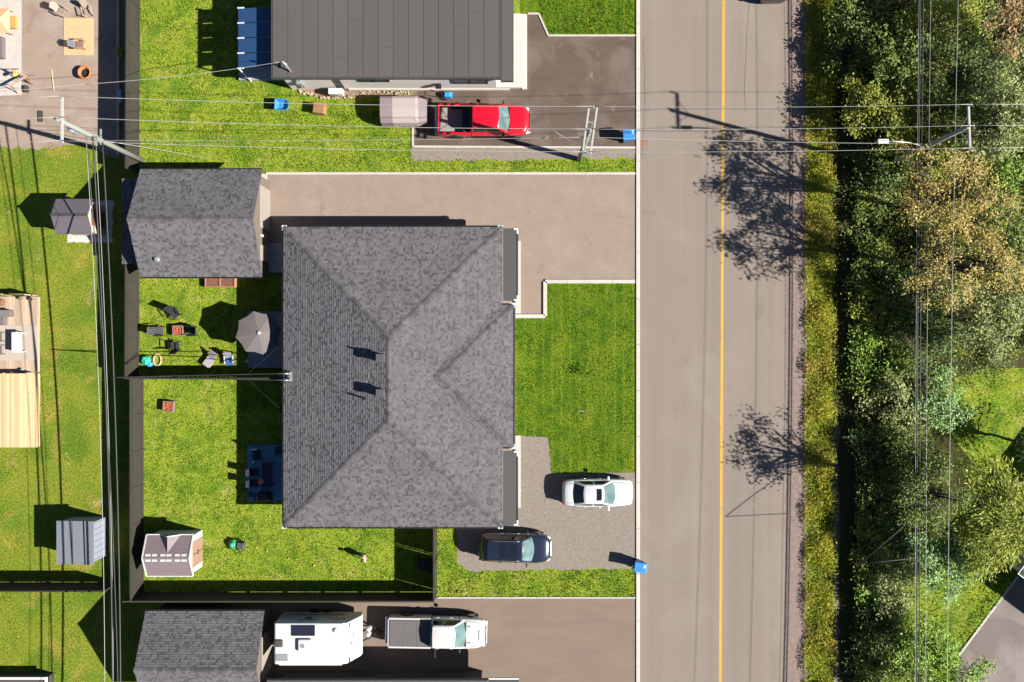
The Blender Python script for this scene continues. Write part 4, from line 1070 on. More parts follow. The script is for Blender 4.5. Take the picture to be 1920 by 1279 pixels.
def pickup(loc, rz, label, pm, L, open_bed, cab_len):
    t = thing('pickup_truck', label, 'pickup truck', loc, rz); t['_org'] = [0, 0, 0]
    F = L / 2
    cabr = F - 1.38 - cab_len          # x of the cab's back
    hwid = .98
    xs_ = [cabr, cabr + .04, cabr + .3, 0, .6, F - 1.5, F - 1.0, F - .6, F - .3, F - .1, F]
    xs_ = sorted(set(xs_))
    W = lambda x: ip(x, [cabr, F - 1.2, F - .6, F - .28, F - .08, F], [hwid, hwid, .94, .84, .68, .50])
    T = lambda x: ip(x, [cabr, F - 1.5, F - 1.0, F - .3, F - .05, F], [1.17, 1.17, 1.17, 1.12, 1.0, .88])
    B = lambda x: ip(x, [cabr, F - 1.2, F - .3, F], [1.06, 1.06, 1.0, .7])
    mb = MB(); body_shell(mb, xs_, W, B, T, .36); bo_ = mb.build('body', pm, t, smooth=True, sub=2, world=False)
    seams(t, bo_, [[(F - 1.25, .80), (F - .6, .76), (F - .22, .60), (F - .14, 0), (F - .22, -.60), (F - .6, -.76), (F - 1.25, -.80)]])
    wb = F - 1.42
    top, _ = greenhouse(t, pm, wb, wb - .58, cabr + .13, cabr + .02, .88, .68, 1.14, 1.76, crown=.05, bowf=.20, bowr=.03, rear_glass=m_dglass, side_w=((.05, .42), (.48, .93)))
    # bed
    bl0, bl1 = -F + .06, cabr - .02
    for s in (-1, 1):
        mb = MB(); mb.hexa([(bl0, s * hwid - (.06 if s > 0 else 0), .45), (bl1, s * hwid - (.06 if s > 0 else 0), .45), (bl1, s * hwid + (.06 if s < 0 else 0), .45), (bl0, s * hwid + (.06 if s < 0 else 0), .45),
                            (bl0, (s * .95 if s < 0 else .83), 1.14), (bl1, (s * .95 if s < 0 else .83), 1.14), (bl1, (.95 if s > 0 else -.83), 1.14), (bl0, (.95 if s > 0 else -.83), 1.14)])
        mb.build('bed_side', pm, t, bevel=.03, world=False)
    mb = MB(); mb.box(-F, -F + .09, -.86, .86, .5, 1.13); tg = mb.build('tailgate', pm, t, bevel=.03, world=False)
    mb = MB(); mb.obox((-F - .004, 0, .95), (.03, .3, .08)); mb.build('handle', m_trim, tg, world=False)
    mb = MB(); mb.box(bl1 - .05, bl1 + .002, -.828, .828, .5, 1.12); mb.build('bed_front', pm, t, world=False)
    mb = MB(); mb.box(bl0 + .04, bl1 - .052, -.83, .83, .5, .58)
    n_ = 14
    for i in range(n_):
        y = -.8 + 1.6 * (i + .5) / n_
        mb.box(bl0 + .06, bl1 - .06, y - .035, y + .035, .581, .60)
    mb.build('bed_floor', mat('bed_liner', (.27, .255, .235), .7, fine=20, famt=.15), t, world=False)
    mb = MB(); mb.obox((-F - .12, 0, .48), (.2, 1.7, .16)); mb.build('bumper', m_chrome, t, bevel=.03, world=False)
    mb = MB(); mb.obox((F - .02, 0, .58), (.16, 1.5, .2)); mb.build('bumper', m_chrome, t, bevel=.05, world=False)
    mb = MB(); mb.obox((F - .02, 0, .85), (.1, .9, .26)); mb.build('grille', m_trim, t, bevel=.03, world=False)
    for s in (-1, 1):
        mb = MB(); mb.obox((F - .17, s * .70, .82), (.22, .26, .18), s * -.35); mb.build('headlight', m_lamp, t, bevel=.03, world=False)
        mb = MB(); mb.obox((-F + .06, s * .91, .9), (.12, .1, .38)); mb.build('taillight', m_tail, t, bevel=.02, world=False)
        mb = MB(); mb.tube([(wb + .2, s * .12, 1.19), (wb + .04, s * .5 + .12, 1.22)], .013, 5); mb.build('wiper', m_trim, t, world=False)
        mb = MB(); mb.tube([(cabr + .2, s * 1.0, .42), (F - 1.6, s * 1.0, .42)], .05, 8); mb.build('side_step', m_trim, t, world=False)
    mirrors(t, m_trim, wb - .22, .94, 1.2); handles(t, pm, (cabr + .4, cabr + 1.25), .965, 1.0)
    wheels(t, (F - .95, -F + 1.15), .985, .39, .26)
    mb = MB(); mb.obox((wb + .13, 0, 1.172), (.12, 1.5, .04)); mb.build('cowl', m_trim, t, world=False)
    return t, F, cabr, top, bl0, bl1

q = P(1121, 924, .75); sedan((q.x, q.y, .010), 0)
q = P(966, 1028, .9); suv((q.x, q.y, .010), R(-1.5), 'dark navy crossover with panoramic roof beside the house fence')
q = P(1452, -67, .9); suv((q.x, q.y, .013), R(90), 'dark car driving on the road lane near the trees')
m_red = paint('red_paint', (.62, .006, .022), .25)
q = P(907, 224.5, 1.0); rp = pickup((q.x, q.y, .014), R(-.6), 'bright red pickup truck with open bed behind the fabric-covered trailer', m_red, 5.75, True, 2.30)
t, F, cabr, top, bl0, bl1 = rp
mb = MB(); mb.box(bl1 - .5, bl1 - .08, -.8, .8, .602, 1.0); mb.build('tool_box', m_trim, t, bevel=.03, world=False)
m_wtp = paint('white_truck_paint', (.57, .57, .56))
q = P(819, 1188, 1.1); wp = pickup((q.x, q.y, .014), R(-1.0), 'white pickup truck with grey bed cover in front of the camper', m_wtp, 6.15, False, 2.05)
t, F, cabr, top, bl0, bl1 = wp
m_ton = mat('tonneau', (.115, .105, .105), .8, fine=30, famt=.08, c2=(.10, .092, .092), scale=2, amt=.4)
n_ = 3
for i in range(n_):
    x0, x1 = bl0 + .05 + (bl1 - bl0 - .1) * i / n_, bl0 + .05 + (bl1 - bl0 - .1) * (i + 1) / n_
    mb = MB(); mb.box(x0 + .004, x1 - .004, -.82, .82, 1.10, 1.165); mb.build('bed_cover', m_ton, t, bevel=.012, world=False)
mb = MB(); mb.obox((F - .42, -.02, 1.14), (.1, .62, .07)); mb.build('hood_scoop', m_grey, t, bevel=.02, world=False)
for s in (-1, 1):
    mb = MB(); mb.obox((F - 1.05, s * .5, 1.175), (.24, .11, .05)); mb.build('hood_vent', m_grey, t, bevel=.02, world=False)
mb = MB(); mb.obox((cabr + .13, 0, 1.79), (.07, .42, .04)); mb.build('brake_light', m_tail, t, world=False)

# ------------------------------------------------------------------ camper trailer
zr_ = 2.72
a, b = P(513, 1169, zr_), P(643, 1246, zr_)
x0, x1, y0, y1 = a.x, b.x, b.y, a.y
xf = P(680, 0, 1.0).x
t = thing('camper_trailer', 'white camper trailer with solar panel parked beside the grey-shingled shed', 'trailer', ((x0 + xf) / 2, (y0 + y1) / 2, 0))
m_camp = mat('camper_white', (.58, .58, .565), .4, c2=(.54, .54, .525), scale=1, amt=.3, coat=.2)
prof = [(x0, .45), (x0, zr_ - .1), (x0 + .1, zr_), (x1 - .05, zr_), (x1 + .25, zr_ - .14), (xf - .05, 1.35), (xf, 1.0), (xf - .1, .45)]
mb = MB(); n = len(prof)
mb.raw([(q[0], y0, q[1]) for q in prof] + [(q[0], y1, q[1]) for q in prof], [tuple(range(n)), tuple(range(2 * n - 1, n - 1, -1))] + [(i, n + i, n + (i + 1) % n, (i + 1) % n) for i in range(n)])
mb.build('body', m_camp, t, bevel=.05, merge=True, seg=3)
sp = P(555, 1182, zr_); spw, sph = 44 * S * .95, 20 * S * .95
mb = MB(); mb.obox((sp.x + .45, sp.y, zr_ + .03), (spw, sph, .04)); pnl = mb.build('solar_panel', m_chrome, t)
m_cell = mat('solar_cell', (.012, .013, .03), .25, spec=.5)
for i in range(9):
    for j in range(4):
        mb = MB(); mb.obox((sp.x + .45 + (i - 4) * spw / 9.2, sp.y + (j - 1.5) * sph / 4.2, zr_ + .055), (spw / 9.2 - .018, sph / 4.2 - .02, .012)); mb.build('solar_cell', m_cell, pnl)
for (px, py, sx, sy, h, m) in ((524, 1206, .42, .42, .12, m_walld), (529, 1233, .72, .42, .03, m_grey)):
    q = P(px, py, zr_); mb = MB(); mb.obox((q.x, q.y, zr_ + h / 2), (sx, sy, h)); v = mb.build('roof_hatch', m, t, bevel=.02)
q = P(565, 1206, zr_)
mb = MB(); mb.lathe([(.55, 0), (.55, .1), (.45, .2)], (0, 0, 0), 4); 
mb = MB(); mb.obox((q.x + .25, q.y - .1, zr_ + .10), (.85, .75, .20)); ac = mb.build('air_conditioner', m_camp, t, bevel=.08, seg=3)
mb = MB(); mb.lathe([(.14, zr_ + .2), (.14, zr_ + .215), (.10, zr_ + .215), (.10, zr_ + .201)], (q.x + .1, q.y - .1, 0), 16); mb.build('fan_ring', m_grey, ac)
q = P(630, 1182, zr_); mb = MB(); mb.lathe([(.16, zr_ - .01), (.15, zr_ + .07), (.1, zr_ + .1)], (q.x, q.y, 0), 14); mb.build('vent_dome', m_camp, t, smooth=True)
mb = MB(); mb.tube([(x0 + .3, y0 - .06, 2.55), (x1 - .1, y0 - .06, 2.55)], .06, 8); mb.build('awning', m_white, t)
mb = MB(); mb.box(x0 + .5, x1 - .2, y1 + .003, y1 + .02, 1.05, 1.12); mb.build('stripe', mat('blue_stripe', (.03, .05, .10), .4), t)
for (xa, w_, z, h) in ((x1 - .55, 1.0, 1.7, .42), (x0 + 1.9, .42, 1.75, .2)):
    mb = MB(); mb.box(xa - w_ / 2, xa + w_ / 2, y1 + .003, y1 + .03, z - h / 2, z + h / 2); mb.build('window', m_dglass, t, bevel=.02)
m_let = mat('dark_lettering', (.02, .025, .05), .5)
for k, (o, w_) in enumerate(((0, .16), (.19, .10), (.31, .12), (.5, .07), (.6, .14), (.76, .10), (.88, .16), (1.06, .1))):
    xk = x0 + 1.35 + o; mb = MB(); mb.box(xk, xk + w_ - .02, y1 + .003, y1 + .012, 2.02, 2.02 + (.14 if k % 2 else .17)); mb.build('lettering', m_let, t)
# front decals and lamps on the sloping nose
nsl = Vector((xf - .05 - (x1 + .25), 0, 1.35 - (zr_ - .14))); nn = Vector((-nsl.z, 0, nsl.x)).normalized(); nn = nn if nn.z > 0 else -nn
def nose(f, y): return Vector((x1 + .25, 0, zr_ - .14)) + nsl * f + nn * .012 + Vector((0, y, 0))
Mn = Matrix((nsl.normalized(), Vector((0, 1, 0)), nn)).transposed()
for (f, yv, a_, b_) in ((.12, .98, .12, .22), (.12, -.98, .12, .3), (.30, .35, .05, .12), (.30, .1, .05, .07), (.30, -.05, .05, .06), (.30, -.4, .05, .1), (.45, .3, .06, .28), (.45, -.15, .06, .12), (.25, -.1, .12, .1)):
    q = nose(f, (y0 + y1) / 2 + yv * (y1 - y0) / 2 / 1.15); mb = MB(); mb.obox(q, (a_, b_, .015), Mn); mb.build('decal', m_let, t)
for x in (x0 + 2.0, x0 + 2.75):
    for s, y in ((-1, y0), (1, y1)):
        mb = MB(); mb.lathe([(.2, -.1), (.32, -.1), (.33, .1), (.2, .1)], (x, y + (-.13 if s > 0 else .13), .33), 20, 'Y'); mb.build('wheel', m_rubber, t)
        mb = MB(); mb.lathe([(.38, -.005), (.38, .02)] if s > 0 else [(.38, -.02), (.38, .005)], (x, y, .36), 20, 'Y'); mb.build('wheel_arch', m_trim, t)
yc_ = (y0 + y1) / 2
mb = MB()
for s in (-1, 1): mb.tube([(xf - .3, yc_ + s * .7, .5), (xf + 1.15, yc_, .5)], .05, 6)
mb.tube([(xf + .75, yc_, .05), (xf + .75, yc_, .95)], .045, 8); mb.build('tow_bar', m_trim, t)
mb = MB(); mb.lathe([(.14, .55), (.17, .6), (.17, .95), (.1, 1.02)], (xf + .32, yc_ - .05, 0), 14); mb.build('gas_bottle', mat('gas_grey', (.42, .43, .44), .5), t, smooth=True)
mb = MB(); mb.lathe([(.14, .55), (.17, .6), (.17, .95), (.1, 1.02)], (xf + .36, yc_ + .28, 0), 14); mb.build('gas_bottle', MATS['gas_grey'], t, smooth=True)
for (x, y) in ((x0 + .15, y0 + .2), (x0 + .15, y1 - .2)):
    mb = MB(); mb.tube([(x, y, 0.02), (x, y, .46)], .04, 6); mb.build('stabiliser_leg', m_trim, t)
mb = MB(); mb.box(x0 - .14, x0 - .003, yc_ - .85, yc_ + .85, .45, .6); mb.build('bumper', m_trim, t)
# ================================================================== POLES AND WIRES
def pole(label, base, h, arm_h, arm_len, double=False, lean=(0, 0), arm_ang=90):
    B = P(*base)
    t = thing('utility_pole', label, 'utility pole', (B.x, B.y, 0)); t['_org'] = [0, 0, 0]
    mb = MB(); mb.tube([(0, 0, -.2), (lean[0] * .5, lean[1] * .5, h * .5), (lean[0], lean[1], h)], [.17, .145, .115], 12); mb.build('pole', m_pole, t, smooth=True, world=False)
    lx, ly = lean[0] * arm_h / h, lean[1] * arm_h / h
    d = Vector((math.cos(R(arm_ang)), math.sin(R(arm_ang)), 0)); n_ = Vector((-d.y, d.x, 0))
    pts = []
    for off in ((-.22, .22) if double else (.17,)):
        c = Vector((lx, ly, arm_h)) + n_ * -off
        mb = MB(); mb.obox(c, (arm_len, .10, .12), R(arm_ang)); mb.build('crossarm', mat('arm_wood', (.38, .375, .35), .8, fine=20, famt=.1), t, world=False)
    if double:
        for k in (-.95, -.35, .35, .95):
            mb = MB(); mb.obox(Vector((lx, ly, arm_h)) + d * (arm_len / 2 * k), (.05, .5, .05), R(arm_ang)); mb.build('spacer', m_galv, t, world=False)
    for s in (-1, 1):
        mb = MB(); mb.tube([Vector((lx, ly, arm_h - .7)), Vector((lx, ly, arm_h)) + d * s * arm_len * .3 - n_ * .17], .02, 5); mb.build('brace', m_galv, t, world=False)
    for k in (-.96, 0.0, .96):
        c = Vector((lx, ly, arm_h)) + d * (arm_len / 2 * k) + (n_ * -.17 if not double else Vector((0, 0, 0)))
        zz = h + .0 if k == 0 and not double else arm_h + .06
        c.z = zz
        mb = MB(); mb.lathe([(.03, 0), (.03, .1), (.075, .11), (.06, .17), (.075, .18), (.05, .26), (.02, .28)], c, 10); mb.build('insulator', m_grey, t, smooth=True, world=False)
        pts.append(Vector((B.x, B.y, 0)) + c + Vector((0, 0, .27)))
    return t, pts, B
pA, A3, BA = pole('wooden utility pole with crossarm at the corner of the gravel yard', (266, 301), 10.2, 9.9, 2.4)
pB, B3, BB = pole('shorter utility pole with double crossarm on the gravel strip', (1086, 299), 7.5, 7.4, 2.62, double=True, arm_ang=82)
pC, C3, BC = pole('wooden utility pole with street lamp among the roadside trees', (1655, 313), 10.1, 9.9, 2.35, arm_ang=92)
# street lamp on the tree-side pole: arm swings out over the road
t = thing('street_lamp', 'cobra-head street lamp on a curved arm over the road edge', 'street lamp', (BC.x, BC.y, 5.6))
L0 = Vector((BC.x - .13, BC.y, 5.6)); L1 = P(1664, 265, 7.05)
pts = [L0.lerp(L1, k) + Vector((0, 0, .35 * math.sin(math.pi * k))) for k in (0, .25, .5, .75, 1)]
mb = MB(); mb.tube(pts, .035, 8); mb.build('lamp_arm', m_galv, t, smooth=True)
dd = (L1 - L0); dd.z = 0; dd.normalize()
mb = MB(); mb.obox(L1 + dd * .25, (.62, .26, .14), math.atan2(dd.y, dd.x)); lh = mb.build('lamp_head', m_white, t, bevel=.05, seg=3)
mb = MB(); mb.obox(L1 + dd * .3 - Vector((0, 0, .09)), (.34, .2, .06), math.atan2(dd.y, dd.x)); mb.build('lens', m_lamp, lh)
# transformer-like fittings on the corner pole
mb = MB(); mb.obox((0.0, .2, 5.4), (.9, .08, .1), R(90)); mb.obox((.15, 0, 6.4), (.18, .18, .6)); mb.build('cable_bracket', m_galv, pA, world=False)
mb = MB(); mb.lathe([(.19, 0), (.21, .05), (.21, .62), (.15, .7), (.05, .74)], (-.36, 0, 7.4), 14); mb.obox((-.2, 0, 7.7), (.2, .1, .4)); mb.build('transformer', m_grey, pA, world=False)

def wire(label, a, b, sag, r, m, name='power_line', n=24, group=None):
    a, b = Vector(a), Vector(b)
    pts = [a.lerp(b, i / n) - Vector((0, 0, sag * 4 * (i / n) * (1 - i / n))) for i in range(n + 1)]
    mb = MB(); mb.tube(pts, r, 5)
    t = mb.build(name, m, smooth=True)
    return tag(t, label, 'wire', group)
words = ('southern', 'middle', 'northern')
for k in range(3):
    wd_ = words[k]
    wire(f'{wd_} bare conductor between the corner pole and the double-crossarm pole', A3[k], B3[k], .55, .014, m_wire)
    wire(f'{wd_} bare conductor crossing the road between two poles', B3[k], C3[k], .35, .014, m_wire)
    wire(f'{wd_} bare conductor leaving the roadside pole away from the road', C3[k], C3[k] + Vector((40, .8, 0)), .8, .013, m_wire)
    wire(f'{wd_} bare conductor leaving the corner pole over the gravel yard', A3[k], A3[k] + Vector((-40, -1.2, 0)), .8, .013, m_wire)
wire('thin neutral wire below the conductors over the north lawn', (BA.x, BA.y, 5.4), (BB.x, BB.y, 5.9), .35, .014, m_wire)
wire('thin neutral wire below the conductors over the road', (BB.x, BB.y, 5.9), (BC.x, BC.y, 6.3), .25, .014, m_wire)
wire('guy wire from the corner pole down to the north lawn', (BA.x, BA.y, 5.6), P(392, 297, .05), 0, .015, m_wire, 'guy_wire', 4)
wire('hanging jumper wire beside the double crossarm', B3[1] + Vector((-2.0, 0, -.3)), B3[1] + Vector((-.3, -.9, -.25)), .3, .012, m_wire, 'jumper_wire', 10)
# southward bundle from the corner pole
D = P(282, 1560)
spec = [(7.0, 6.0, .9, .013, m_wire, 'light aluminium wire, highest of the southward bundle'), (6.6, 5.6, .8, .042, m_cable, 'thick black cable of the southward bundle'),
        (6.0, 5.1, .8, .013, m_wire, 'light aluminium wire in the middle of the southward bundle'), (5.4, 4.6, .8, .045, m_cable, 'thick black cable, lowest of the southward bundle'),
        (6.9, 5.2, 1.0, .03, m_cable, 'thin black cable crossing the southward bundle')]
for i, (za, zb, sg, r, m, lb) in enumerate(spec):
    dx = (-.05, .12, .0, .1, -.1)[i]
    wire(lb, (BA.x + dx, BA.y, za), (D.x + dx * 2 + (.7 if i == 4 else 0), D.y, zb), sg, r, m, 'cable')
# service drop to the masts
T0 = Vector((BA.x + .02, 0, 0)); k_ = (P(0, 708).y - BA.y) / (D.y - BA.y)
T0 = Vector((BA.x + (D.x - BA.x) * k_, P(0, 708, 4.6).y, 5.4 + (4.6 - 5.4) * k_ - .8 * 4 * k_ * (1 - k_)))
for j in range(2):
    wire('twisted service drop from the cable bundle to the roof mast, ' + ('upper' if j == 0 else 'lower') + ' run', T0 + Vector((0, 0, .05 * j)), mast_top[j], .25, .030, m_cable, 'service_drop')
jn = P(459, 706, 3.6)
wire('thin wire from the service drop to the north half of the house', jn, P(521, 651, 2.5), .03, .005, m_cable, 'service_drop', 6)
wire('thin wire from the service drop to the south half of the house', jn, P(526, 768, 2.5), .03, .005, m_cable, 'service_drop', 6)
wire('thin service wire from the west to the flat-roofed house', P(160, 158, 5), mastN, .4, .014, m_wire, 'service_drop')
wire('far end of the service wire crossing the gravel yard', P(160, 158, 5), P(-60, 175, 7), .1, .012, m_wire, 'service_drop')
# roadside lines on the thicket side
def ns(label, x0_, x1_, z, r, m, sag=.25):
    wire(label, P(x0_, -260, z), P(x1_, 1540, z), sag, r, m, 'cable', 30)
ns('thick black telephone cable, western one of the roadside pair', 1729, 1719, 4.75, .034, m_cable)
ns('thick black telephone cable, eastern one of the roadside pair', 1734.5, 1724.5, 4.75, .026, m_cable)
ns('bright messenger wire beside the roadside telephone cables', 1726.5, 1716.5, 4.85, .009, m_wire)
ns('thin low voltage wire above the roadside thicket', 1749, 1736, 6.2, .010, m_wire)
ns('thin high wire above the roadside thicket', 1803, 1774, 8.7, .011, m_wire)
q0, q1, q2 = P(1722, 962, 4.65), P(1612, 1058, 4.9), P(1720.5, 1046, 4.6)
mb = MB(); mb.tube([q0, q0.lerp(q1, .5) + Vector((0, 0, .05)), q1], .022, 5); mb.tube([q1, q1.lerp(q2, .5), q2], .022, 5)
tag(mb.build('cable_loop', m_cable, smooth=True), 'slack triangular cable loop hanging off the roadside telephone cables', 'cable')

# ================================================================== WHEELIE BINS
def bin_(label, px, py, rz, z0=.012):
    q = P(px, py, .5)
    t = thing('wheelie_bin', label, 'bin', (q.x, q.y, z0), rz, 'blue wheelie bins'); t['_org'] = [0, 0, 0]
    mb = MB(); mb.hexa([(-.25, -.24, .05), (.25, -.24, .05), (.25, .24, .05), (-.25, .24, .05), (-.34, -.30, .98), (.36, -.30, .98), (.36, .30, .98), (-.34, .30, .98)]); mb.build('body', m_blue, t, bevel=.03, world=False)
    mb = MB(); mb.hexa([(-.38, -.33, .985), (.40, -.33, .985), (.40, .33, .985), (-.38, .33, .985), (-.36, -.30, 1.05), (.38, -.30, 1.07), (.38, .30, 1.07), (-.36, .30, 1.05)]); l_ = mb.build('lid', m_blue, t, bevel=.02, world=False)
    for k in (-1, 0, 1):
        mb = MB(); mb.obox((0.02, k * .18, 1.067), (.5, .05, .02), Matrix.Rotation(-.027, 3, 'Y')); mb.build('rib', m_blue, l_, world=False)
    mb = MB(); mb.obox((.24, .12, 1.079), (.12, .2, .008)); mb.build('sticker', m_white, l_, world=False)
    mb = MB(); mb.tube([(-.42, -.24, .95), (-.42, .24, .95)], .02, 6); mb.build('handle', m_blue, t, world=False)
    for s in (-1, 1):
        mb = MB(); mb.lathe([(.1, -.03), (.1, .03)], (-.26, s * .27, .1), 14, 'Y'); mb.build('wheel', m_rubber, t, world=False)
    return t
bin_('blue wheelie bin with lid marks on the dark driveway beside the kerb', 1177, 256, R(4))
bin_('blue wheelie bin standing on the kerb near the navy crossover', 1198, 1060, R(-8), .08)
q = P(556, 1277, .5)
t = thing('wheelie_bin', 'deep blue bin in the shade between camper and eave', 'bin', (q.x, q.y, .012), .1); t['_org'] = [0, 0, 0]
mb = MB(); mb.hexa([(-.3, -.26, .03), (.3, -.26, .03), (.3, .26, .03), (-.3, .26, .03), (-.36, -.32, 1.0), (.36, -.32, 1.0), (.36, .32, 1.0), (-.36, .32, 1.0)]); mb.build('body', m_blue, t, bevel=.03, world=False)
mb = MB(); mb.obox((0, 0, 1.03), (.78, .68, .05)); mb.build('lid', m_blue, t, bevel=.02, world=False)
m_pb = mat('pale_blue_plastic', (.33, .45, .62), .5)
q = P(771, 1274, .6)
t = thing('storage_tote', 'pale blue open tote in the eave shadow south of the white pickup', 'tote', (q.x, q.y, .012)); t['_org'] = [0, 0, 0]
mb = MB()
for (xa, xb2, ya, yb2) in ((-.4, .4, .27, .3), (-.4, .4, -.3, -.27), (-.4, -.37, -.269, .269), (.37, .4, -.269, .269)): mb.box(xa, xb2, ya, yb2, 0, .75)
mb.box(-.368, .368, -.268, .268, 0.0, .5); mb.build('tub', m_pb, t, world=False)
for s in (-1, 1):
    mb = MB(); mb.obox((s * .36, .33, .72), (.05, .08, .06)); mb.build('handle', m_pb, t, world=False)

# ================================================================== NORTH LAWN THINGS
# fabric-covered trailer
h_ = 1.36
a, b = P(712, 178, h_), P(799, 231, h_ * .8)
x0, x1, y1, y0 = a.x, b.x, a.y, b.y
t = thing('covered_trailer', 'mauve-grey fabric-covered trailer with two pale stripes behind the red pickup', 'trailer', ((x0 + x1) / 2, (y0 + y1) / 2, 0))
m_fab = mat('mauve_fabric', (.225, .175, .195), .85, fine=20, famt=.08, bump=.5, bscale=8)
m_fabl = mat('pale_fabric', (.40, .33, .31), .85, fine=20, famt=.06, bump=.4, bscale=8)
cuts = [0, .27, .575, .835, 1.0]
def cov(f, side):
    x = x0 + (x1 - x0) * f
    tp = ip(f, [0, .8, 1], [0, 0, .16]); dz = ip(f, [0, .8, 1], [0, 0, .22])
    yl, yh = y0 + .02 + tp, y1 - tp
    return [(x, yl - .02, .25), (x, yl + .03, h_ - .38 - dz), (x, yl + .30, h_ - .08 - dz), (x, (yl + yh) / 2, h_ - dz * .6), (x, yh - .12, h_ - .04 - dz), (x, yh, h_ - .22 - dz), (x, yh + .02, .25)]
for i in range(4):
    mb = MB()
    fs_ = [cuts[i] + (cuts[i + 1] - cuts[i]) * k / 4 for k in range(5)]
    rows = [cov(f, 0) for f in fs_]
    for r0, r1 in zip(rows[:-1], rows[1:]):
        for k in range(6): mb.poly([r0[k], r1[k], r1[k + 1], r0[k + 1]])
    if i == 0: mb.poly(rows[0])
    if i == 3: mb.poly(rows[-1][::-1])
    mb.build('cover_panel', m_fabl if i in (1, 2) else m_fab, t, smooth=False, merge=True)
for s, y in ((-1, y0 + .1), (1, y1 - .1)):
    mb = MB(); mb.lathe([(.27, -.08), (.27, .08)], ((x0 + x1) / 2, y, .27), 16, 'Y'); mb.build('wheel', m_rubber, t)
mb = MB(); mb.tube([(x1 - .2, (y0 + y1) / 2, .4), (x1 + .75, (y0 + y1) / 2, .42)], .05, 6); mb.tube([(x1 + .7, (y0 + y1) / 2, 0.015), (x1 + .7, (y0 + y1) / 2, .45)], .035, 6); mb.build('tow_bar', m_trim, t)
# wheelbarrow
q = P(529, 198, .4)
t = thing('wheelbarrow', 'blue wheelbarrow on the north lawn', 'wheelbarrow', (q.x, q.y, 0), R(-2)); t['_org'] = [0, 0, 0]
mb = MB(); bo = [(-.25, -.22), (.2, -.22), (.2, .22), (-.25, .22)]; to = [(-.42, -.36), (.30, -.36), (.48, -.18), (.48, .18), (.30, .36), (-.42, .36)]
bo6 = [(-.25, -.2), (.12, -.2), (.2, -.1), (.2, .1), (.12, .2), (-.25, .2)]
v = [(x, y, .38) for x, y in bo6] + [(x, y, .66) for x, y in to] + [(x * .93, y * .93, .665) for x, y in to] + [(x * .9, y * .9, .41) for x, y in bo6]
fs = [(5, 4, 3, 2, 1, 0), (18, 19, 20, 21, 22, 23)]
for k in range(6): j = (k + 1) % 6; fs += [(k, j, 6 + j, 6 + k), (6 + k, 6 + j, 12 + j, 12 + k), (12 + k, 12 + j, 18 + j, 18 + k)]
mb.raw(v, fs); mb.build('tray', mat('barrow_blue', (.03, .22, .52), .45), t, bevel=.012, world=False)
for s in (-1, 1):
    mb = MB(); mb.tube([(-.5, s * .12, .28), (.1, s * .24, .36), (.8, s * .27, .58)], .022, 6); mb.build('handle', m_galv, t, world=False)
    mb = MB(); mb.tube([(.22, s * .2, .38), (.3, s * .24, .0)], .018, 6); mb.build('leg', m_galv, t, world=False)
mb = MB(); mb.lathe([(.09, -.05), (.19, -.05), (.2, 0), (.19, .05), (.09, .05)], (-.5, 0, .2), 18, 'Y'); mb.build('wheel', m_rubber, t, world=False)
# brown box
q = P(600, 205, .35)
t = thing('storage_box', 'tan wooden storage box on the north lawn', 'box', (q.x, q.y, 0), R(-8)); t['_org'] = [0, 0, 0]
m_tan = mat('tan_wood', (.36, .19, .09), .8, c2=(.29, .15, .07), scale=5, amt=.5, fine=20, famt=.12)
mb = MB(); mb.hexa([(-.34, -.28, 0.01), (.34, -.28, 0.01), (.34, .28, 0.01), (-.34, .28, 0.01), (-.34, -.28, .6), (.34, -.28, .68), (.34, .28, .68), (-.34, .28, .6)]); mb.build('body', m_tan, t, bevel=.015, world=False)
mb = MB(); mb.hexa([(-.38, -.33, .61), (.38, -.33, .69), (.38, .33, .69), (-.38, .33, .61), (-.36, -.31, .66), (.36, -.31, .74), (.36, .31, .74), (-.36, .31, .66)]); l_ = mb.build('lid', m_tan, t, bevel=.01, world=False)
for s in (-1, 1):
    mb = MB(); mb.obox((0, s * .2, .715), (.66, .06, .03), Matrix.Rotation(-.105, 3, 'Y')); mb.build('batten', m_tan, l_, world=False)
# heat pump
q = P(631, 174, .4)
t = thing('heat_pump', 'white heat pump unit on the stony bed at the flat-roofed house', 'heat pump', (q.x, q.y, 0)); t['_org'] = [0, 0, 0]
mb = MB(); mb.box(-.44, .44, -.18, .18, .12, .82); mb.build('casing', m_white, t, bevel=.02, world=False)
mb = MB(); mb.lathe([(.27, -.01), (.27, .012), (.05, .02)], (-.1, -.185, .47), 20, 'Y'); mb.build('fan_grille', m_grey, t, world=False)
for s in (-1, 1):
    mb = MB(); mb.box(s * .3 - .04, s * .3 + .04, -.2, .2, 0.0, .119); mb.build('foot', m_trim, t, world=False)
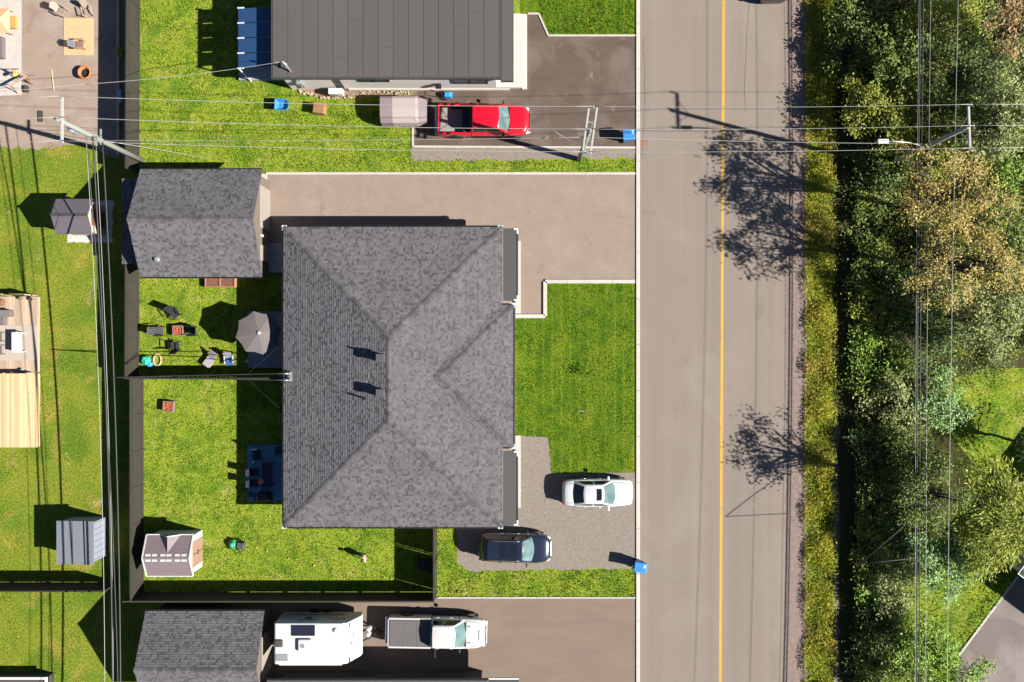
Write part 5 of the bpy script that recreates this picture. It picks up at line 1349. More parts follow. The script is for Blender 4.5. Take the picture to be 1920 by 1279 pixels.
# stony bed
m_bed = mat('stony_bed', (.30, .21, .13), .95, c2=(.18, .12, .07), scale=5, amt=.6, fine=16, famt=.5, bump=1, bscale=12)
sheet('stone_bed', ragged((560, 172), (600, 184), 6, 2, 41) + ragged((600, 184), (662, 184), 8, 2, 42) + ragged((662, 184), (775, 178), 14, 2, 43) + [(775, 160), (560, 160)], .016, m_bed, 'brown stony bed along the wall of the flat-roofed house', 'stone bed')
rocks = []
for i in range(70):
    px = random.uniform(562, 660) if i < 44 else random.uniform(665, 770)
    py = 171 + 12 * (min(1, (px - 560) / 40)) + random.uniform(-2.5, 2.5) if i < 44 else random.uniform(169.5, 177)
    q = P(px, py); rr_ = random.uniform(.05, .12)
    mb = MB()
    mb.lathe([(rr_ * .5, -.02), (rr_, rr_ * .3), (rr_ * .75, rr_ * .8), (rr_ * .2, rr_)], (0, 0, 0), 6)
    if i == 0: rock_meshes = []
    if i < 8:
        mb.v = [(x * random.uniform(.8, 1.2), y * random.uniform(.7, 1.1), z * random.uniform(.8, 1.2)) for x, y, z in mb.v]
        rock_meshes.append(mb.mesh('stone', mat('field_stone', (.42, .33, .23), .9, c2=(.30, .23, .16), scale=8, amt=.5, fine=25, famt=.2)))
    o = bpy.data.objects.new('stone', rock_meshes[i % len(rock_meshes)]); col.objects.link(o)
    o.location = (q.x, q.y, .02); o.rotation_euler = (0, 0, random.uniform(0, 6)); 
    tag(o, 'small tan stone edging the bed along the flat-roofed house', 'stone', 'stones edging the bed')
# pressure washer
q = P(839, 178, .4)
t = thing('pressure_washer', 'small bright blue pressure washer beside the red pickup', 'pressure washer', (q.x, q.y, .012)); t['_org'] = [0, 0, 0]
mb = MB(); mb.obox((0, 0, .3), (.42, .3, .34)); mb.build('motor', mat('bright_blue', (.02, .30, .72), .4), t, bevel=.06, world=False)
mb = MB(); mb.obox((.2, 0, .32), (.2, .38, .2)); mb.build('tank', MATS['bright_blue'], t, bevel=.04, world=False)
for s in (-1, 1):
    mb = MB(); mb.lathe([(.14, -.03), (.14, .03)], (-.16, s * .22, .14), 14, 'Y'); mb.build('wheel', m_rubber, t, world=False)
    mb = MB(); mb.tube([(-.2, s * .16, .2), (-.32, s * .16, .85)], .018, 6); mb.build('frame', m_trim, t, world=False)
mb = MB(); mb.tube([(-.32, -.16, .85), (-.32, .16, .85)], .02, 6); mb.build('handle', m_trim, t, world=False)

# ================================================================== SOUTH / EAST YARDS
def armchair(label, px, py, rz, m_f=None, seatm=None, z0=0, group=None, scale=1.0):
    q = P(px, py, .4)
    t = thing('garden_chair', label, 'chair', (q.x, q.y, z0), rz, group); t['_org'] = [0, 0, 0]
    t.scale = (scale,) * 3
    f = m_f or m_black; sm = seatm or mat('black_mesh', (.03, .03, .034), .7, fine=40, famt=.2)
    mb = MB(); mb.obox((.02, 0, .40), (.54, .52, .05), Matrix.Rotation(-.06, 3, 'Y')); mb.build('seat', sm, t, bevel=.015, world=False)
    Mb = Matrix.Rotation(-.32, 3, 'Y')
    mb = MB(); mb.obox((-.36, 0, .74), (.05, .50, .68), Mb); bk = mb.build('backrest', sm, t, bevel=.02, world=False)
    for k in (-1, 0, 1):
        mb = MB(); mb.obox((-.325, k * .15, .74), (.03, .05, .60), Mb); mb.build('slat', f, bk, world=False)
    for s in (-1, 1):
        for x in (-.24, .28):
            mb = MB(); mb.tube([(x, s * .27, .0), (x, s * .28, .62)], .018, 6); mb.build('leg', f, t, world=False)
        mb = MB(); mb.obox((.0, s * .29, .635), (.62, .06, .03)); mb.build('armrest', f, t, world=False)
    return t
armchair('black garden armchair standing furthest from the service drop', 327, 588, R(-55))
armchair('grey-seated garden armchair with its back to the taupe fence', 298, 621, R(2), seatm=mat('grey_mesh', (.085, .085, .09), .6, fine=40, famt=.2))
armchair('black garden armchair between the fire pit and the parasol', 360, 621, R(180))
armchair('black garden armchair between the fire pit and the black fence', 328, 650, R(95))
def fire_pit(label, px, py, rz):
    q = P(px, py, .3)
    t = thing('fire_pit', label, 'fire pit', (q.x, q.y, 0), rz); t['_org'] = [0, 0, 0]
    for (xa, xb2, ya, yb2) in ((-.33, .33, .28, .33), (-.33, .33, -.33, -.28), (-.33, -.28, -.279, .279), (.28, .33, -.279, .279)):
        mb = MB(); mb.box(xa, xb2, ya, yb2, .04, .42); mb.build('side_panel', mat('fire_metal', (.20, .15, .13), .7, fine=20, famt=.2), t, bevel=.01, world=False)
    mb = MB(); mb.box(-.278, .278, -.278, .278, .1, .36); mb.build('tray', m_terra, t, world=False)
    for i in range(16):
        mb = MB(); x, y = random.uniform(-.23, .23), random.uniform(-.23, .23); r_ = random.uniform(.04, .07)
        mb.lathe([(r_ * .6, 0), (r_, r_ * .5), (r_ * .4, r_)], (x, y, .355), 6); mb.build('lava_rock', m_terra, t, world=False)
    for x in (-.3, .3):
        for y in (-.3, .3):
            mb = MB(); mb.box(x - .03, x + .03, y - .03, y + .03, 0, .039); mb.build('foot', m_trim, t, world=False)
fire_pit('square fire pit with red tray amid the black armchairs', 334, 620, R(2))
fire_pit('lone square fire pit with red tray on the lawn behind the resin shed fence', 316, 762, R(-3))
# lounger
q = P(396, 672, .35)
t = thing('sun_lounger', 'tilted lavender-grey sun lounger with yellow frame by the black fence', 'lounger', (q.x, q.y, 0), R(55)); t['_org'] = [0, 0, 0]
m_lav = mat('lavender_fabric', (.30, .30, .37), .8, fine=30, famt=.08); m_yel = mat('yellow_frame', (.62, .44, .12), .5)
mb = MB(); mb.obox((-.28, 0, .34), (.66, .46, .04), Matrix.Rotation(.1, 3, 'Y')); mb.build('seat', m_lav, t, bevel=.01, world=False)
mb = MB(); mb.obox((.25, 0, .52), (.62, .46, .04), Matrix.Rotation(-.62, 3, 'Y')); mb.build('backrest', m_lav, t, bevel=.01, world=False)
for s in (-1, 1):
    mb = MB(); mb.tube([(-.62, s * .25, .37), (0, s * .25, .33), (.52, s * .25, .72)], .018, 6); mb.tube([(-.4, s * .26, .35), (-.25, s * .27, 0)], .015, 6); mb.tube([(.3, s * .26, .5), (.15, s * .27, 0)], .015, 6); mb.build('frame', m_yel, t, world=False)
# second folding chair with blue towel
q = P(431, 674, .35)
t = thing('folding_chair', 'folding chair with white arms and blue seat near the parasol', 'chair', (q.x, q.y, 0), R(-85)); t['_org'] = [0, 0, 0]
mb = MB(); mb.obox((.12, 0, .40), (.5, .48, .04)); mb.build('seat', mat('blue_cloth', (.03, .10, .26), .8), t, world=False)
mb = MB(); mb.obox((-.28, 0, .66), (.05, .48, .6), Matrix.Rotation(-.5, 3, 'Y')); mb.build('backrest', m_lav, t, world=False)
for s in (-1, 1):
    mb = MB(); mb.obox((0, s * .27, .6), (.5, .05, .03)); mb.build('armrest', m_white, t, world=False)
    mb = MB(); mb.tube([(.3, s * .26, 0), (-.2, s * .26, .6)], .014, 5); mb.tube([(-.25, s * .25, 0), (.25, s * .25, .6)], .014, 5); mb.build('leg', m_galv, t, world=False)
# pool toys in the fence corner
q = P(274, 676, .15); m_teal = mat('teal_plastic', (.02, .42, .28), .4); m_lb = mat('light_blue_plastic', (.05, .30, .60), .4)
t = thing('pool_toy', 'bunched teal and blue pool toy in the fence corner', 'toy', (q.x, q.y, 0)); t['_org'] = [0, 0, 0]
for k in range(8):
    a_ = k * .785; mb = MB(); mb.lathe([(.05, 0), (.15, .09), (.13, .22), (.04, .27)], (math.cos(a_) * .17, math.sin(a_) * .17, random.uniform(0, .05)), 8); mb.build('lobe', m_teal, t, smooth=True, world=False)
mb = MB(); mb.lathe([(.08, 0), (.2, .08), (.2, .22), (.06, .3)], (0, 0, .02), 10); mb.build('body', m_teal, t, smooth=True, world=False)
mb = MB(); mb.hexa([(.05, -.5, .0), (.35, -.5, .0), (.42, -.1, .0), (.0, -.1, .0), (.1, -.45, .2), (.3, -.45, .2), (.36, -.14, .28), (.06, -.14, .28)]); mb.build('bag', m_lb, t, bevel=.05, seg=3, world=False)
q = P(294, 675, .1)
t = thing('hose_coil', 'coil of tan garden hose beside the teal toy', 'hose', (q.x, q.y, 0)); t['_org'] = [0, 0, 0]
for k in range(3):
    mb = MB(); pts = [(math.cos(a_) * (.20 + .04 * k) , math.sin(a_) * (.30 + .05 * k), .03 + .035 * (k % 2) + .01 * k) for a_ in [i * 2 * math.pi / 20 for i in range(21)]]
    mb.tube(pts, .028, 6); mb.build('loop', mat('tan_hose', (.55, .38, .20), .6), t, smooth=True, world=False)
# parasol
q = P(485, 624, 2.45)
t = thing('parasol', 'tilted taupe octagonal parasol over the shaded back deck', 'parasol', (q.x, q.y, .2)); t['_org'] = [0, 0, 0]
Mt = Matrix.Rotation(R(17), 3, 'Y') @ Matrix.Rotation(R(12), 3, 'Z')
m_par = mat('parasol_cloth', (.115, .10, .10), .8, fine=20, famt=.05, shade=.1)
Rp = 1.36; top_ = Vector((0, 0, 2.5 - .2))
n_ = 8
for k in range(n_):
    a0, a1 = 2 * math.pi * k / n_, 2 * math.pi * (k + 1) / n_
    def ray(a_, f): return top_ + Mt @ Vector((math.cos(a_) * Rp * f, math.sin(a_) * Rp * f, -.50 * f - .06 * f * f))
    mb = MB()
    prev = None
    for f in (.06, .35, .7, 1.0):
        am = (a0 + a1) / 2
        mid = (ray(a0, f) + ray(a1, f)) / 2 * (1 if f < 1 else 1) 
        mid = top_ + (mid - top_) * (1 - .05 * f)
        cur = (ray(a0, f), mid, ray(a1, f))
        if prev:
            mb.poly([prev[0], cur[0], cur[1], prev[1]], .5 + .1 * (k % 2)); mb.poly([prev[1], cur[1], cur[2], prev[2]], .5 + .1 * (k % 2))
        prev = cur
    mb.build('canopy_panel', m_par, t, world=False)
    mb = MB(); mb.tube([ray(a0, .05) - Vector((0, 0, .02)), ray(a0, 1) - Vector((0, 0, .02))], .012, 5); mb.build('rib', m_trim, t, world=False)
mb = MB(); mb.lathe([(.16, -.07), (.12, .02), (.03, .08)], top_, 8); mb.build('top_cap', m_grey, t, world=False)
mb = MB(); mb.tube([(-.12, 0, 0), (-.1, 0, 1.6), top_], .022, 8); mb.build('pole', m_trim, t, world=False)
mb = MB(); mb.lathe([(.28, 0.06), (.28, .1), (.08, .14)], (-.12, 0, 0), 16); mb.build('base', m_trim, t, world=False)

# back decks
def deck(label, p0, p1, z, m, along='X', bw=.14, name='deck'):
    a, b = P(*p0, z), P(*p1, z)
    x0, x1, y0, y1 = min(a.x, b.x), max(a.x, b.x), min(a.y, b.y), max(a.y, b.y)
    t = thing(name, label, 'deck', ((x0 + x1) / 2, (y0 + y1) / 2, 0)); t['_org'] = [(x0 + x1) / 2, (y0 + y1) / 2, 0]
    mb = MB(); mb.box(x0 + .02, x1 - .02, y0 + .02, y1 - .02, 0, z - .04); mb.build('frame', m, t)
    W_ = (y1 - y0) if along == 'X' else (x1 - x0)
    n_ = round(W_ / bw)
    for i in range(n_):
        k0, k1 = W_ * i / n_ + .004, W_ * (i + 1) / n_ - .004
        mb = MB()
        if along == 'X': mb.box(x0, x1, y0 + k0, y0 + k1, z - .039, z + random.uniform(-.003, .003), random.random())
        else: mb.box(x0 + k0, x0 + k1, y0, y1, z - .039, z + random.uniform(-.003, .003), random.random())
        mb.build('plank', m, t)
    return t, (x0, x1, y0, y1)
deck('shaded grey deck under the parasol', (464, 584), (552, 690), .22, m_deck)
deck('shaded grey deck holding the dark table', (464, 834), (552, 940), .22, mat('deck_shade_blue', (.11, .26, .42), .8, c2=(.09, .21, .35), scale=3, amt=.5, fine=9, famt=.15, shade=.15))  # grey boards; the blue of skylit shade is put into their colour
deck('small grey landing between the large shed and the house', (502, 456), (545, 511), .3, m_deck)
m_navy = mat('navy_cloth', (.012, .018, .05), .8)
armchair('dark wicker chair at the north end of the shaded deck', 485, 853, R(-90), z0=.225, seatm=m_navy)
q = P(503, 890, .7)
t = thing('patio_table', 'long dark table on the shaded deck', 'table', (q.x, q.y, .225)); t['_org'] = [0, 0, 0]
mb = MB(); mb.box(-.32, .32, -.75, .75, .68, .72); mb.build('table_top', m_navy, t, bevel=.01, world=False)
for x in (-.26, .26):
    for y in (-.68, .68):
        mb = MB(); mb.box(x - .025, x + .025, y - .025, y + .025, 0, .679); mb.build('leg', m_trim, t, world=False)
for k, py in enumerate((884, 905)):
    armchair(('upper', 'lower')[k] + ' dark chair tucked to the outer side of the shaded table, pushed in', 479, py, R(0), z0=.225, seatm=m_navy, scale=.85)
q = P(489, 903, .98)
t = tag(MB().obox((q.x, q.y, .98), (.34, .26, .05), .5).build('serving_tray', mat('orange_plastic', (.75, .16, .05), .5), bevel=.02), 'orange tray on the dark table of the shaded deck', 'tray')
q = P(504, 887, 1.0)
mb = MB(); mb.lathe([(.05, .945), (.06, 1.02), (.055, 1.06)], (q.x, q.y, 0), 12); tag(mb.build('cup', mat('dark_red', (.25, .02, .03), .5), smooth=True), 'dark red cup on the shaded table', 'cup')
q = P(497, 930, .6)
t = thing('barbecue', 'black barbecue at the lawn end of the shaded deck', 'barbecue', (q.x, q.y, .225)); t['_org'] = [0, 0, 0]
mb = MB(); mb.box(-.36, .36, -.24, .24, .15, .75); mb.build('cabinet', m_trim, t, bevel=.02, world=False)
mb = MB(); mb.lathe([(.24, -.36), (.26, -.3), (.26, .3), (.24, .36)], (0, 0, .82), 16, 'X'); mb.build('lid', m_black, t, smooth=True, world=False)
for s in (-1, 1):
    mb = MB(); mb.box(s * .38 - .02 if s < 0 else .365, s * .365 if s < 0 else .6, -.2, .2, .72, .75) if s > 0 else mb.box(-.6, -.365, -.2, .2, .72, .75); mb.build('side_shelf', m_trim, t, world=False)
for x in (-.3, .3):
    mb = MB(); mb.box(x - .03, x + .03, -.2, .2, 0, .149); mb.build('leg', m_trim, t, world=False)
q = P(463.5, 677, .3); tag(MB().obox((q.x, q.y, .285), (.2, .2, .12)).build('lantern', m_white, bevel=.02), 'small white lantern at the corner of the parasol deck', 'lantern')
for (px, py, sx, sy, c_, lb) in ((475, 866, .16, .14, (.6, .6, .58), 'white cup-shaped pot beside the wicker chair on the shaded deck'), (486, 915, .14, .18, (.45, .55, .62), 'pale bottle crate under the shaded table end'), (468, 928, .22, .3, (.03, .05, .08), 'dark folded tarp at the deck edge'), (523, 845, .5, .45, (.02, .025, .04), 'dark cushion box against the house wall on the shaded deck')):
    q = P(px, py, .4); tag(MB().obox((q.x, q.y, .36), (sx, sy, .26), .2).build('deck_box', mat('deck_box_%d' % px, c_, .7), bevel=.03), lb, 'box')
# raised bed
q = P(413, 524, .3)
t = thing('raised_bed', 'reddish raised planter bed below the large shed eave', 'planter', (q.x, q.y, 0)); t['_org'] = [0, 0, 0]
for (xa, xb2, ya, yb2) in ((-.95, .95, .45, .5), (-.95, .95, -.5, -.45), (-.95, -.9, -.449, .449), (.9, .95, -.449, .449), (-.03, .03, -.449, .449)):
    mb = MB(); mb.box(xa, xb2, ya, yb2, 0, .38); mb.build('board', mat('red_cedar', (.40, .20, .11), .8, fine=20, famt=.15), t, world=False)
mb = MB(); mb.box(-.89, .89, -.44, .44, 0, .32); mb.build('soil', mat('potting_soil', (.12, .06, .035), .95, c2=(.22, .09, .05), scale=8, amt=.6, fine=20, famt=.4), t, world=False)
# mower
q = P(443, 1022, .3)
t = thing('lawn_mower', 'green lawn mower with black grass bag on the fenced lawn', 'mower', (q.x, q.y, 0), R(172)); t['_org'] = [0, 0, 0]
mb = MB(); mb.lathe([(.30, .12), (.33, .16), (.30, .27), (.18, .34)], (.22, 0, 0), 14); mb.build('deck', mat('mower_green', (.05, .36, .09), .35), t, smooth=True, world=False)
mb = MB(); mb.lathe([(.16, .33), (.16, .42), (.09, .46)], (.22, 0, 0), 12); mb.build('engine', mat('mower_teal', (.08, .50, .30), .4), t, smooth=True, world=False)
mb = MB(); mb.hexa([(-.55, -.24, .12), (-.05, -.24, .14), (-.05, .24, .14), (-.55, .24, .12), (-.5, -.2, .44), (-.05, -.2, .42), (-.05, .2, .42), (-.5, .2, .44)]); mb.build('grass_bag', mat('grass_bag', (.07, .065, .065), .85, fine=30, famt=.3), t, bevel=.05, seg=3, world=False)
for s in (-1, 1):
    for x in (-.05, .48):
        mb = MB(); mb.lathe([(.11, -.03), (.11, .03)], (x, s * .31, .11), 12, 'Y'); mb.build('wheel', m_rubber, t, world=False)
    mb = MB(); mb.tube([(0, s * .25, .2), (-.55, s * .22, .92)], .014, 6); mb.build('handle_bar', m_trim, t, world=False)
mb = MB(); mb.tube([(-.55, -.22, .92), (-.55, .22, .92)], .016, 6); mb.build('handle', m_trim, t, world=False)
# dark crate by the slit fence
q = P(795, 1057, .2); t = tag(MB().obox((q.x, q.y, .2), (.85, .65, .4), .05).build('storage_crate', m_trim, bevel=.03), 'black crate in the shadow of the slit fence', 'crate')
# sapling on the front lawn
q = P(1098, 698); t = thing('sapling', 'tiny staked sapling on the striped front lawn', 'sapling', (q.x, q.y, 0)); t['_org'] = [0, 0, 0]
mb = MB(); mb.tube([(0, 0, 0), (.02, 0, .55)], .012, 5); mb.build('trunk', m_brown, t, world=False)
c_ = rng.normal(size=(90, 3)) * [.2, .2, .14] + [0, 0, .6]
v, s_ = cards(c_, .12, .07, .5, rng.uniform(.2, .8, 90)); link('crown', np_mesh('crown', v, 4, m_tuft_front, s_), t)
mb = MB(); q = P(1085, 771); mb.tube([(q.x - .3, q.y, .03), (q.x, q.y + .05, .06), (q.x + .35, q.y - .02, .03)], .012, 5); tag(mb.build('hose', m_wire, smooth=True), 'short pale hose piece lying on the striped lawn', 'hose')

# ================================================================== WEST YARD
tU, (dx0, dx1, dy0, dy1) = deck('weathered wooden deck with pale rug and white table', (-60, 556), (70, 698), .35, m_woodp, 'Y', .20)
deck('new yellow pine deck extension', (-60, 700), (70, 839), .35, m_wood, 'Y', .16)
a, b = P(-60, 610, .35), P(70, 676, .35)
tag(MB().box(a.x, b.x - .02, b.y, a.y, .355, .368).build('rug', mat('rug', (.42, .355, .305), .95, fine=30, famt=.08)), 'pale grey rug across the weathered deck', 'rug')
q = P(32, 642, .85)
t = thing('patio_table', 'white rectangular table on the rug of the weathered deck', 'table', (q.x, q.y, .37)); t['_org'] = [0, 0, 0]
mb = MB(); mb.box(-.31, .31, -.64, .64, .5, .55); mb.build('table_top', m_white, t, bevel=.01, world=False)
for x in (-.25, .25):
    for y in (-.58, .58):
        mb = MB(); mb.box(x - .03, x + .03, y - .03, y + .03, 0, .499); mb.build('leg', m_white, t, world=False)
m_gr = mat('grey_wicker', (.14, .125, .115), .85, fine=30, famt=.2)
armchair('grey garden chair at the white table, next to the storage bench', 2, 632, 0, z0=.37, m_f=m_gr, seatm=m_gr)
armchair('grey garden chair at the white table, next to the pine extension', 2, 656, 0, z0=.37, m_f=m_gr, seatm=m_gr)
q = P(2, 588, .8)
t = thing('storage_bench', 'grey L-shaped storage bench on the weathered deck', 'bench', (q.x, q.y, .36)); t['_org'] = [0, 0, 0]
mb = MB(); mb.box(-.6, .57, -.2, .2, 0, .45); mb.build('body', m_gr, t, bevel=.02, world=False)
mb = MB(); mb.box(-.6, .15, -.72, -.205, 0, .4); mb.build('side_box', m_gr, t, bevel=.02, world=False)
mb = MB(); mb.box(-.62, .59, -.22, .22, .452, .5); mb.build('lid', mat('grey_lid', (.17, .155, .145), .8), t, bevel=.01, world=False)
q = P(1, 567, .6); mb = MB(); mb.lathe([(.14, .36), (.22, .5), (.2, .72), (.08, .74)], (q.x, q.y, 0), 12); tag(mb.build('planter', m_brown, smooth=True), 'brown planter pot at the edge of the weathered deck', 'planter')
def rail(label, py, h, name):
    a = P(-60, py); b = P(68, py)
    t = thing(name, label, 'railing', (a.x, a.y, 0)); t['_org'] = [a.x, a.y, 0]
    n_ = 3; L = b.x - a.x
    for i in range(n_ + 1):
        mb = MB(); x = a.x + L * i / n_; mb.box(x - .04, x + .04, a.y - .04, a.y + .04, 0, h + .35); mb.build('post', m_woodp, t)
    for i in range(n_):
        mb = MB(); mb.box(a.x + L * i / n_ + .042, a.x + L * (i + 1) / n_ - .042, a.y - .015, a.y + .015, .45, h + .3); mb.build('panel', m_brown, t)
    return t
rail('brown privacy panel along the grassy side of the weathered deck', 554.5, .95, 'deck_railing')
rail('brown privacy panel between weathered deck and pine extension', 699, .75, 'deck_railing')
for (px, py, c_, lb) in ((37, 559, (.08, .16, .03), 'small potted plant on the weathered deck edge'), (41, 694, (.5, .5, .42), 'white plant pot at the weathered deck corner'), (57, 561, (.1, .06, .04), 'small dark pot at the deck corner')):
    q = P(px, py, .5); mb = MB(); mb.lathe([(.07, .352), (.1, .5), (.11, .56), (.04, .6)], (q.x, q.y, 0), 10); tag(mb.build('plant_pot', mat('pot_%d' % px, c_, .8, fine=25, famt=.4), smooth=True), lb, 'plant pot')
# white-rimmed pool corner at the bottom
a, b = P(-80, 1270, 1.0), P(88, 1400, 1.0)
t = thing('pool', 'white-rimmed above-ground pool with dark cover', 'pool', ((a.x + b.x) / 2, (a.y + b.y) / 2, 0))
mb = MB(); mb.box(a.x + .1, b.x - .1, b.y + .1, a.y - .1, 0, .9); mb.build('wall', m_walld, t)
mb = MB(); mb.box(a.x, b.x, a.y - .16, a.y, .9, 1.0); mb.box(b.x - .16, b.x, b.y, a.y - .161, .9, 1.0); mb.build('rim', m_white, t, bevel=.02)
# gravel-yard things
def adirondack(label, px, py, rz, m, m2=None):
    q = P(px, py, .35)
    t = thing('adirondack_chair', label, 'chair', (q.x, q.y, .014), rz); t['_org'] = [0, 0, 0]; t.scale = (.82,) * 3
    for i in range(5):
        y = -.22 + .11 * i; lean = Matrix.Rotation(-.5, 3, 'Y')
        hgt = .78 - .05 * abs(i - 2)
        mb = MB(); mb.obox(Vector((-.30, y, .28)) + lean @ Vector((0, 0, hgt / 2)), (.025, .10, hgt), lean); mb.build('back_slat', m2 or m, t, bevel=.01, world=False)
    for i in range(5):
        mb = MB(); x = -.2 + i * .12; mb.obox((x, 0, .27 + i * .025), (.11, .54, .025), Matrix.Rotation(-.2, 3, 'Y')); mb.build('seat_slat', m, t, world=False)
    for s in (-1, 1):
        mb = MB(); mb.obox((.02, s * .34, .55), (.72, .12, .025)); mb.build('armrest', m, t, bevel=.01, world=False)
        mb = MB(); mb.box(.3, .36, s * .31 - .03, s * .31 + .03, 0, .53); mb.build('leg', m, t, world=False)
        mb = MB(); mb.obox((-.1, s * .29, .2), (.9, .03, .11), Matrix.Rotation(.3, 3, 'Y')); mb.build('leg', m, t, world=False)
m_adg = mat('taupe_plastic', (.36, .29, .23), .7, fine=15, famt=.08)
adirondack('taupe adirondack chair with wide back on the gravel yard', 114, 19, R(-30), m_adg)
adirondack('taupe adirondack chair standing against the fence shadow', 163, 20, R(-75), m_adg)
m_rw = mat('rose_wood', (.36, .19, .13), .75, fine=15, famt=.12)
adirondack('rose-brown adirondack chair with grey back on the plywood', 148, 83, R(2), m_rw, mat('slate_plastic', (.13, .14, .16), .6))
for (p0, p1, h, c_, lb) in (((120, 34), (176, 104), .03, 0, 'yellow plywood sheets lying under the rose-brown chair'),):
    a, b = P(*p0), P(*p1); t = thing('plywood', lb, 'plywood', ((a.x + b.x) / 2, (a.y + b.y) / 2, 0))
    for (fa, fb) in ((0, .37), (.375, 1)):
        ya, yb2 = a.y + (b.y - a.y) * fa, a.y + (b.y - a.y) * fb
        mb = MB(); mb.box(a.x, b.x, yb2, ya, .02, .045); mb.build('sheet', mat('plywood', (.60, .41, .22), .8, c2=(.52, .34, .17), scale=2, amt=.5, fine=25, famt=.06), t)
a, b = P(126, 60), P(176, 61.5); tag(MB().box(a.x, b.x, b.y, a.y, .046, .085).build('lumber', m_wood), 'single thin board lying on the plywood', 'lumber')
q0, q1 = P(97, 131), P(102, 172); mb = MB(); mb.tube([(q0.x, q0.y, .04), (q1.x, q1.y, .04)], .03, 4); tag(mb.build('lumber', m_wood), 'slim loose stick on the gravel below the corner pole', 'lumber')
q = P(160, 137, .25)
t = thing('fire_bowl', 'terracotta fire bowl on the gravel yard', 'fire bowl', (q.x, q.y, .014)); t['_org'] = [0, 0, 0]
mb = MB(); mb.lathe([(.2, 0), (.36, .16), (.42, .42), (.36, .44), (.30, .2), (.05, .14)], (0, 0, 0), 20); mb.build('bowl', mat('orange_clay', (.50, .16, .06), .8, fine=20, famt=.15), t, smooth=True, world=False)
mb = MB(); mb.lathe([(.27, .22), (.2, .26), (.04, .28)], (0, 0, 0), 10); mb.build('ash', m_trim, t, world=False)
for k, (px, py, rz) in enumerate(((40, 140, R(-22)), (37, 156, R(28)))):
    q = P(px, py, .4)
    t = thing('sawhorse', ('wooden sawhorse loaded with a yellow tool', 'wooden sawhorse beside the dark block')[k], 'sawhorse', (q.x, q.y, .014), rz); t['_org'] = [0, 0, 0]
    mb = MB(); mb.box(-.6, .6, -.045, .045, .66, .76); mb.build('beam', m_woodp, t, world=False)
    for x in (-.48, .48):
        for s in (-1, 1):
            mb = MB(); mb.tube([(x, s * .03, .7), (x + (.08 if x > 0 else -.08), s * .3, 0)], .035, 4); mb.build('leg', m_brown, t, world=False)
q = P(29, 140, .8); tag(MB().obox((q.x, q.y, .82), (.3, .2, .1), .4).build('power_tool', mat('tool_yellow', (.6, .48, .08), .5), bevel=.03), 'yellow power tool resting on a sawhorse', 'tool')
q = P(50, 167, .1); tag(MB().obox((q.x, q.y, .12), (.24, .4, .2), .1).build('block', m_roofdark, bevel=.01), 'dark concrete block beside the sawhorses', 'block')
q = P(76, 218, .05); tag(MB().obox((q.x, q.y, .05), (.3, .7, .07), .02).build('roof_tile_stack', m_roofdark, bevel=.01), 'flat dark slab lying on the gravel below the corner pole wires', 'slab')
# orange canopy, box and bench at the frame's corner
q = P(2, 38, .6)
t = thing('play_tent', 'peach-coloured square canopy with folded pyramid top', 'canopy', (q.x, q.y, .02)); t['_org'] = [0, 0, 0]
m_pe = mat('peach_cloth', (.62, .36, .20), .8, fine=20, famt=.06)
mb = MB(); mb.raw([(-.5, -.78, .5), (.5, -.78, .5), (.5, .78, .5), (-.5, .78, .5), (0, 0, .85)], [(0, 1, 4), (1, 2, 4), (2, 3, 4), (3, 0, 4), (3, 2, 1, 0)]); mb.build('cloth', m_pe, t, world=False)
for x in (-.46, .46):
    for y in (-.74, .74):
        mb = MB(); mb.tube([(x, y, 0), (x, y, .5)], .03, 6); mb.build('leg', m_woodp, t, world=False)
a, b = P(17, 30, .3), P(29, 52, .3); tag(MB().box(a.x, b.x, b.y, a.y, .02, .3).build('wooden_crate', mat('orange_wood', (.55, .28, .09), .75, fine=20, famt=.1), bevel=.01), 'orange wooden crate next to the peach canopy', 'crate')
a, b = P(-20, 68, .4), P(4, 108, .4); tag(MB().box(a.x, b.x, b.y, a.y, .02, .4).build('bench', m_gr, bevel=.02), 'grey bench at the edge of the concrete slab', 'bench')
# things in the fence's shadow
a, b = P(220.5, -60), P(226.5, 292); tag(MB().box(a.x, b.x, b.y, a.y, 0, .22).build('timber_edging', m_woodp, bevel=.01), 'long timber edging in the shade of the taupe fence', 'timber')
q = P(224, 181, .3); tag(MB().obox((q.x + .05, q.y, .37), (.26, .8, .28)).build('storage_box', m_pb, bevel=.02), 'pale blue box standing on the timber edging', 'box')
q = P(236, 60, .9); tag(MB().lathe([(.05, .2), (.17, .3), (.2, .42), (.15, .55), (.04, .6)], (q.x - .05, q.y, 0), 12).build('ball', mat('red_plastic', (.75, .02, .02), .4), smooth=True), 'red ball behind the top of the taupe fence', 'ball')
q = P(229, 101); t = thing('shrub', 'small green shrub on the shaded side of the taupe fence', 'shrub', (q.x, q.y, 0)); t['_org'] = [0, 0, 0]
c_ = rng.normal(size=(160, 3)) * [.16, .2, .2] + [0, 0, .45]
v, s_ = cards(c_, .12, .07, .5, rng.uniform(.2, .8, 160)); link('crown', np_mesh('crown', v, 4, m_tuft, s_), t)
mb = MB(); mb.tube([(0, 0, 0), (0, 0, .5)], .02, 5); mb.build('trunk', m_brown, t, world=False)

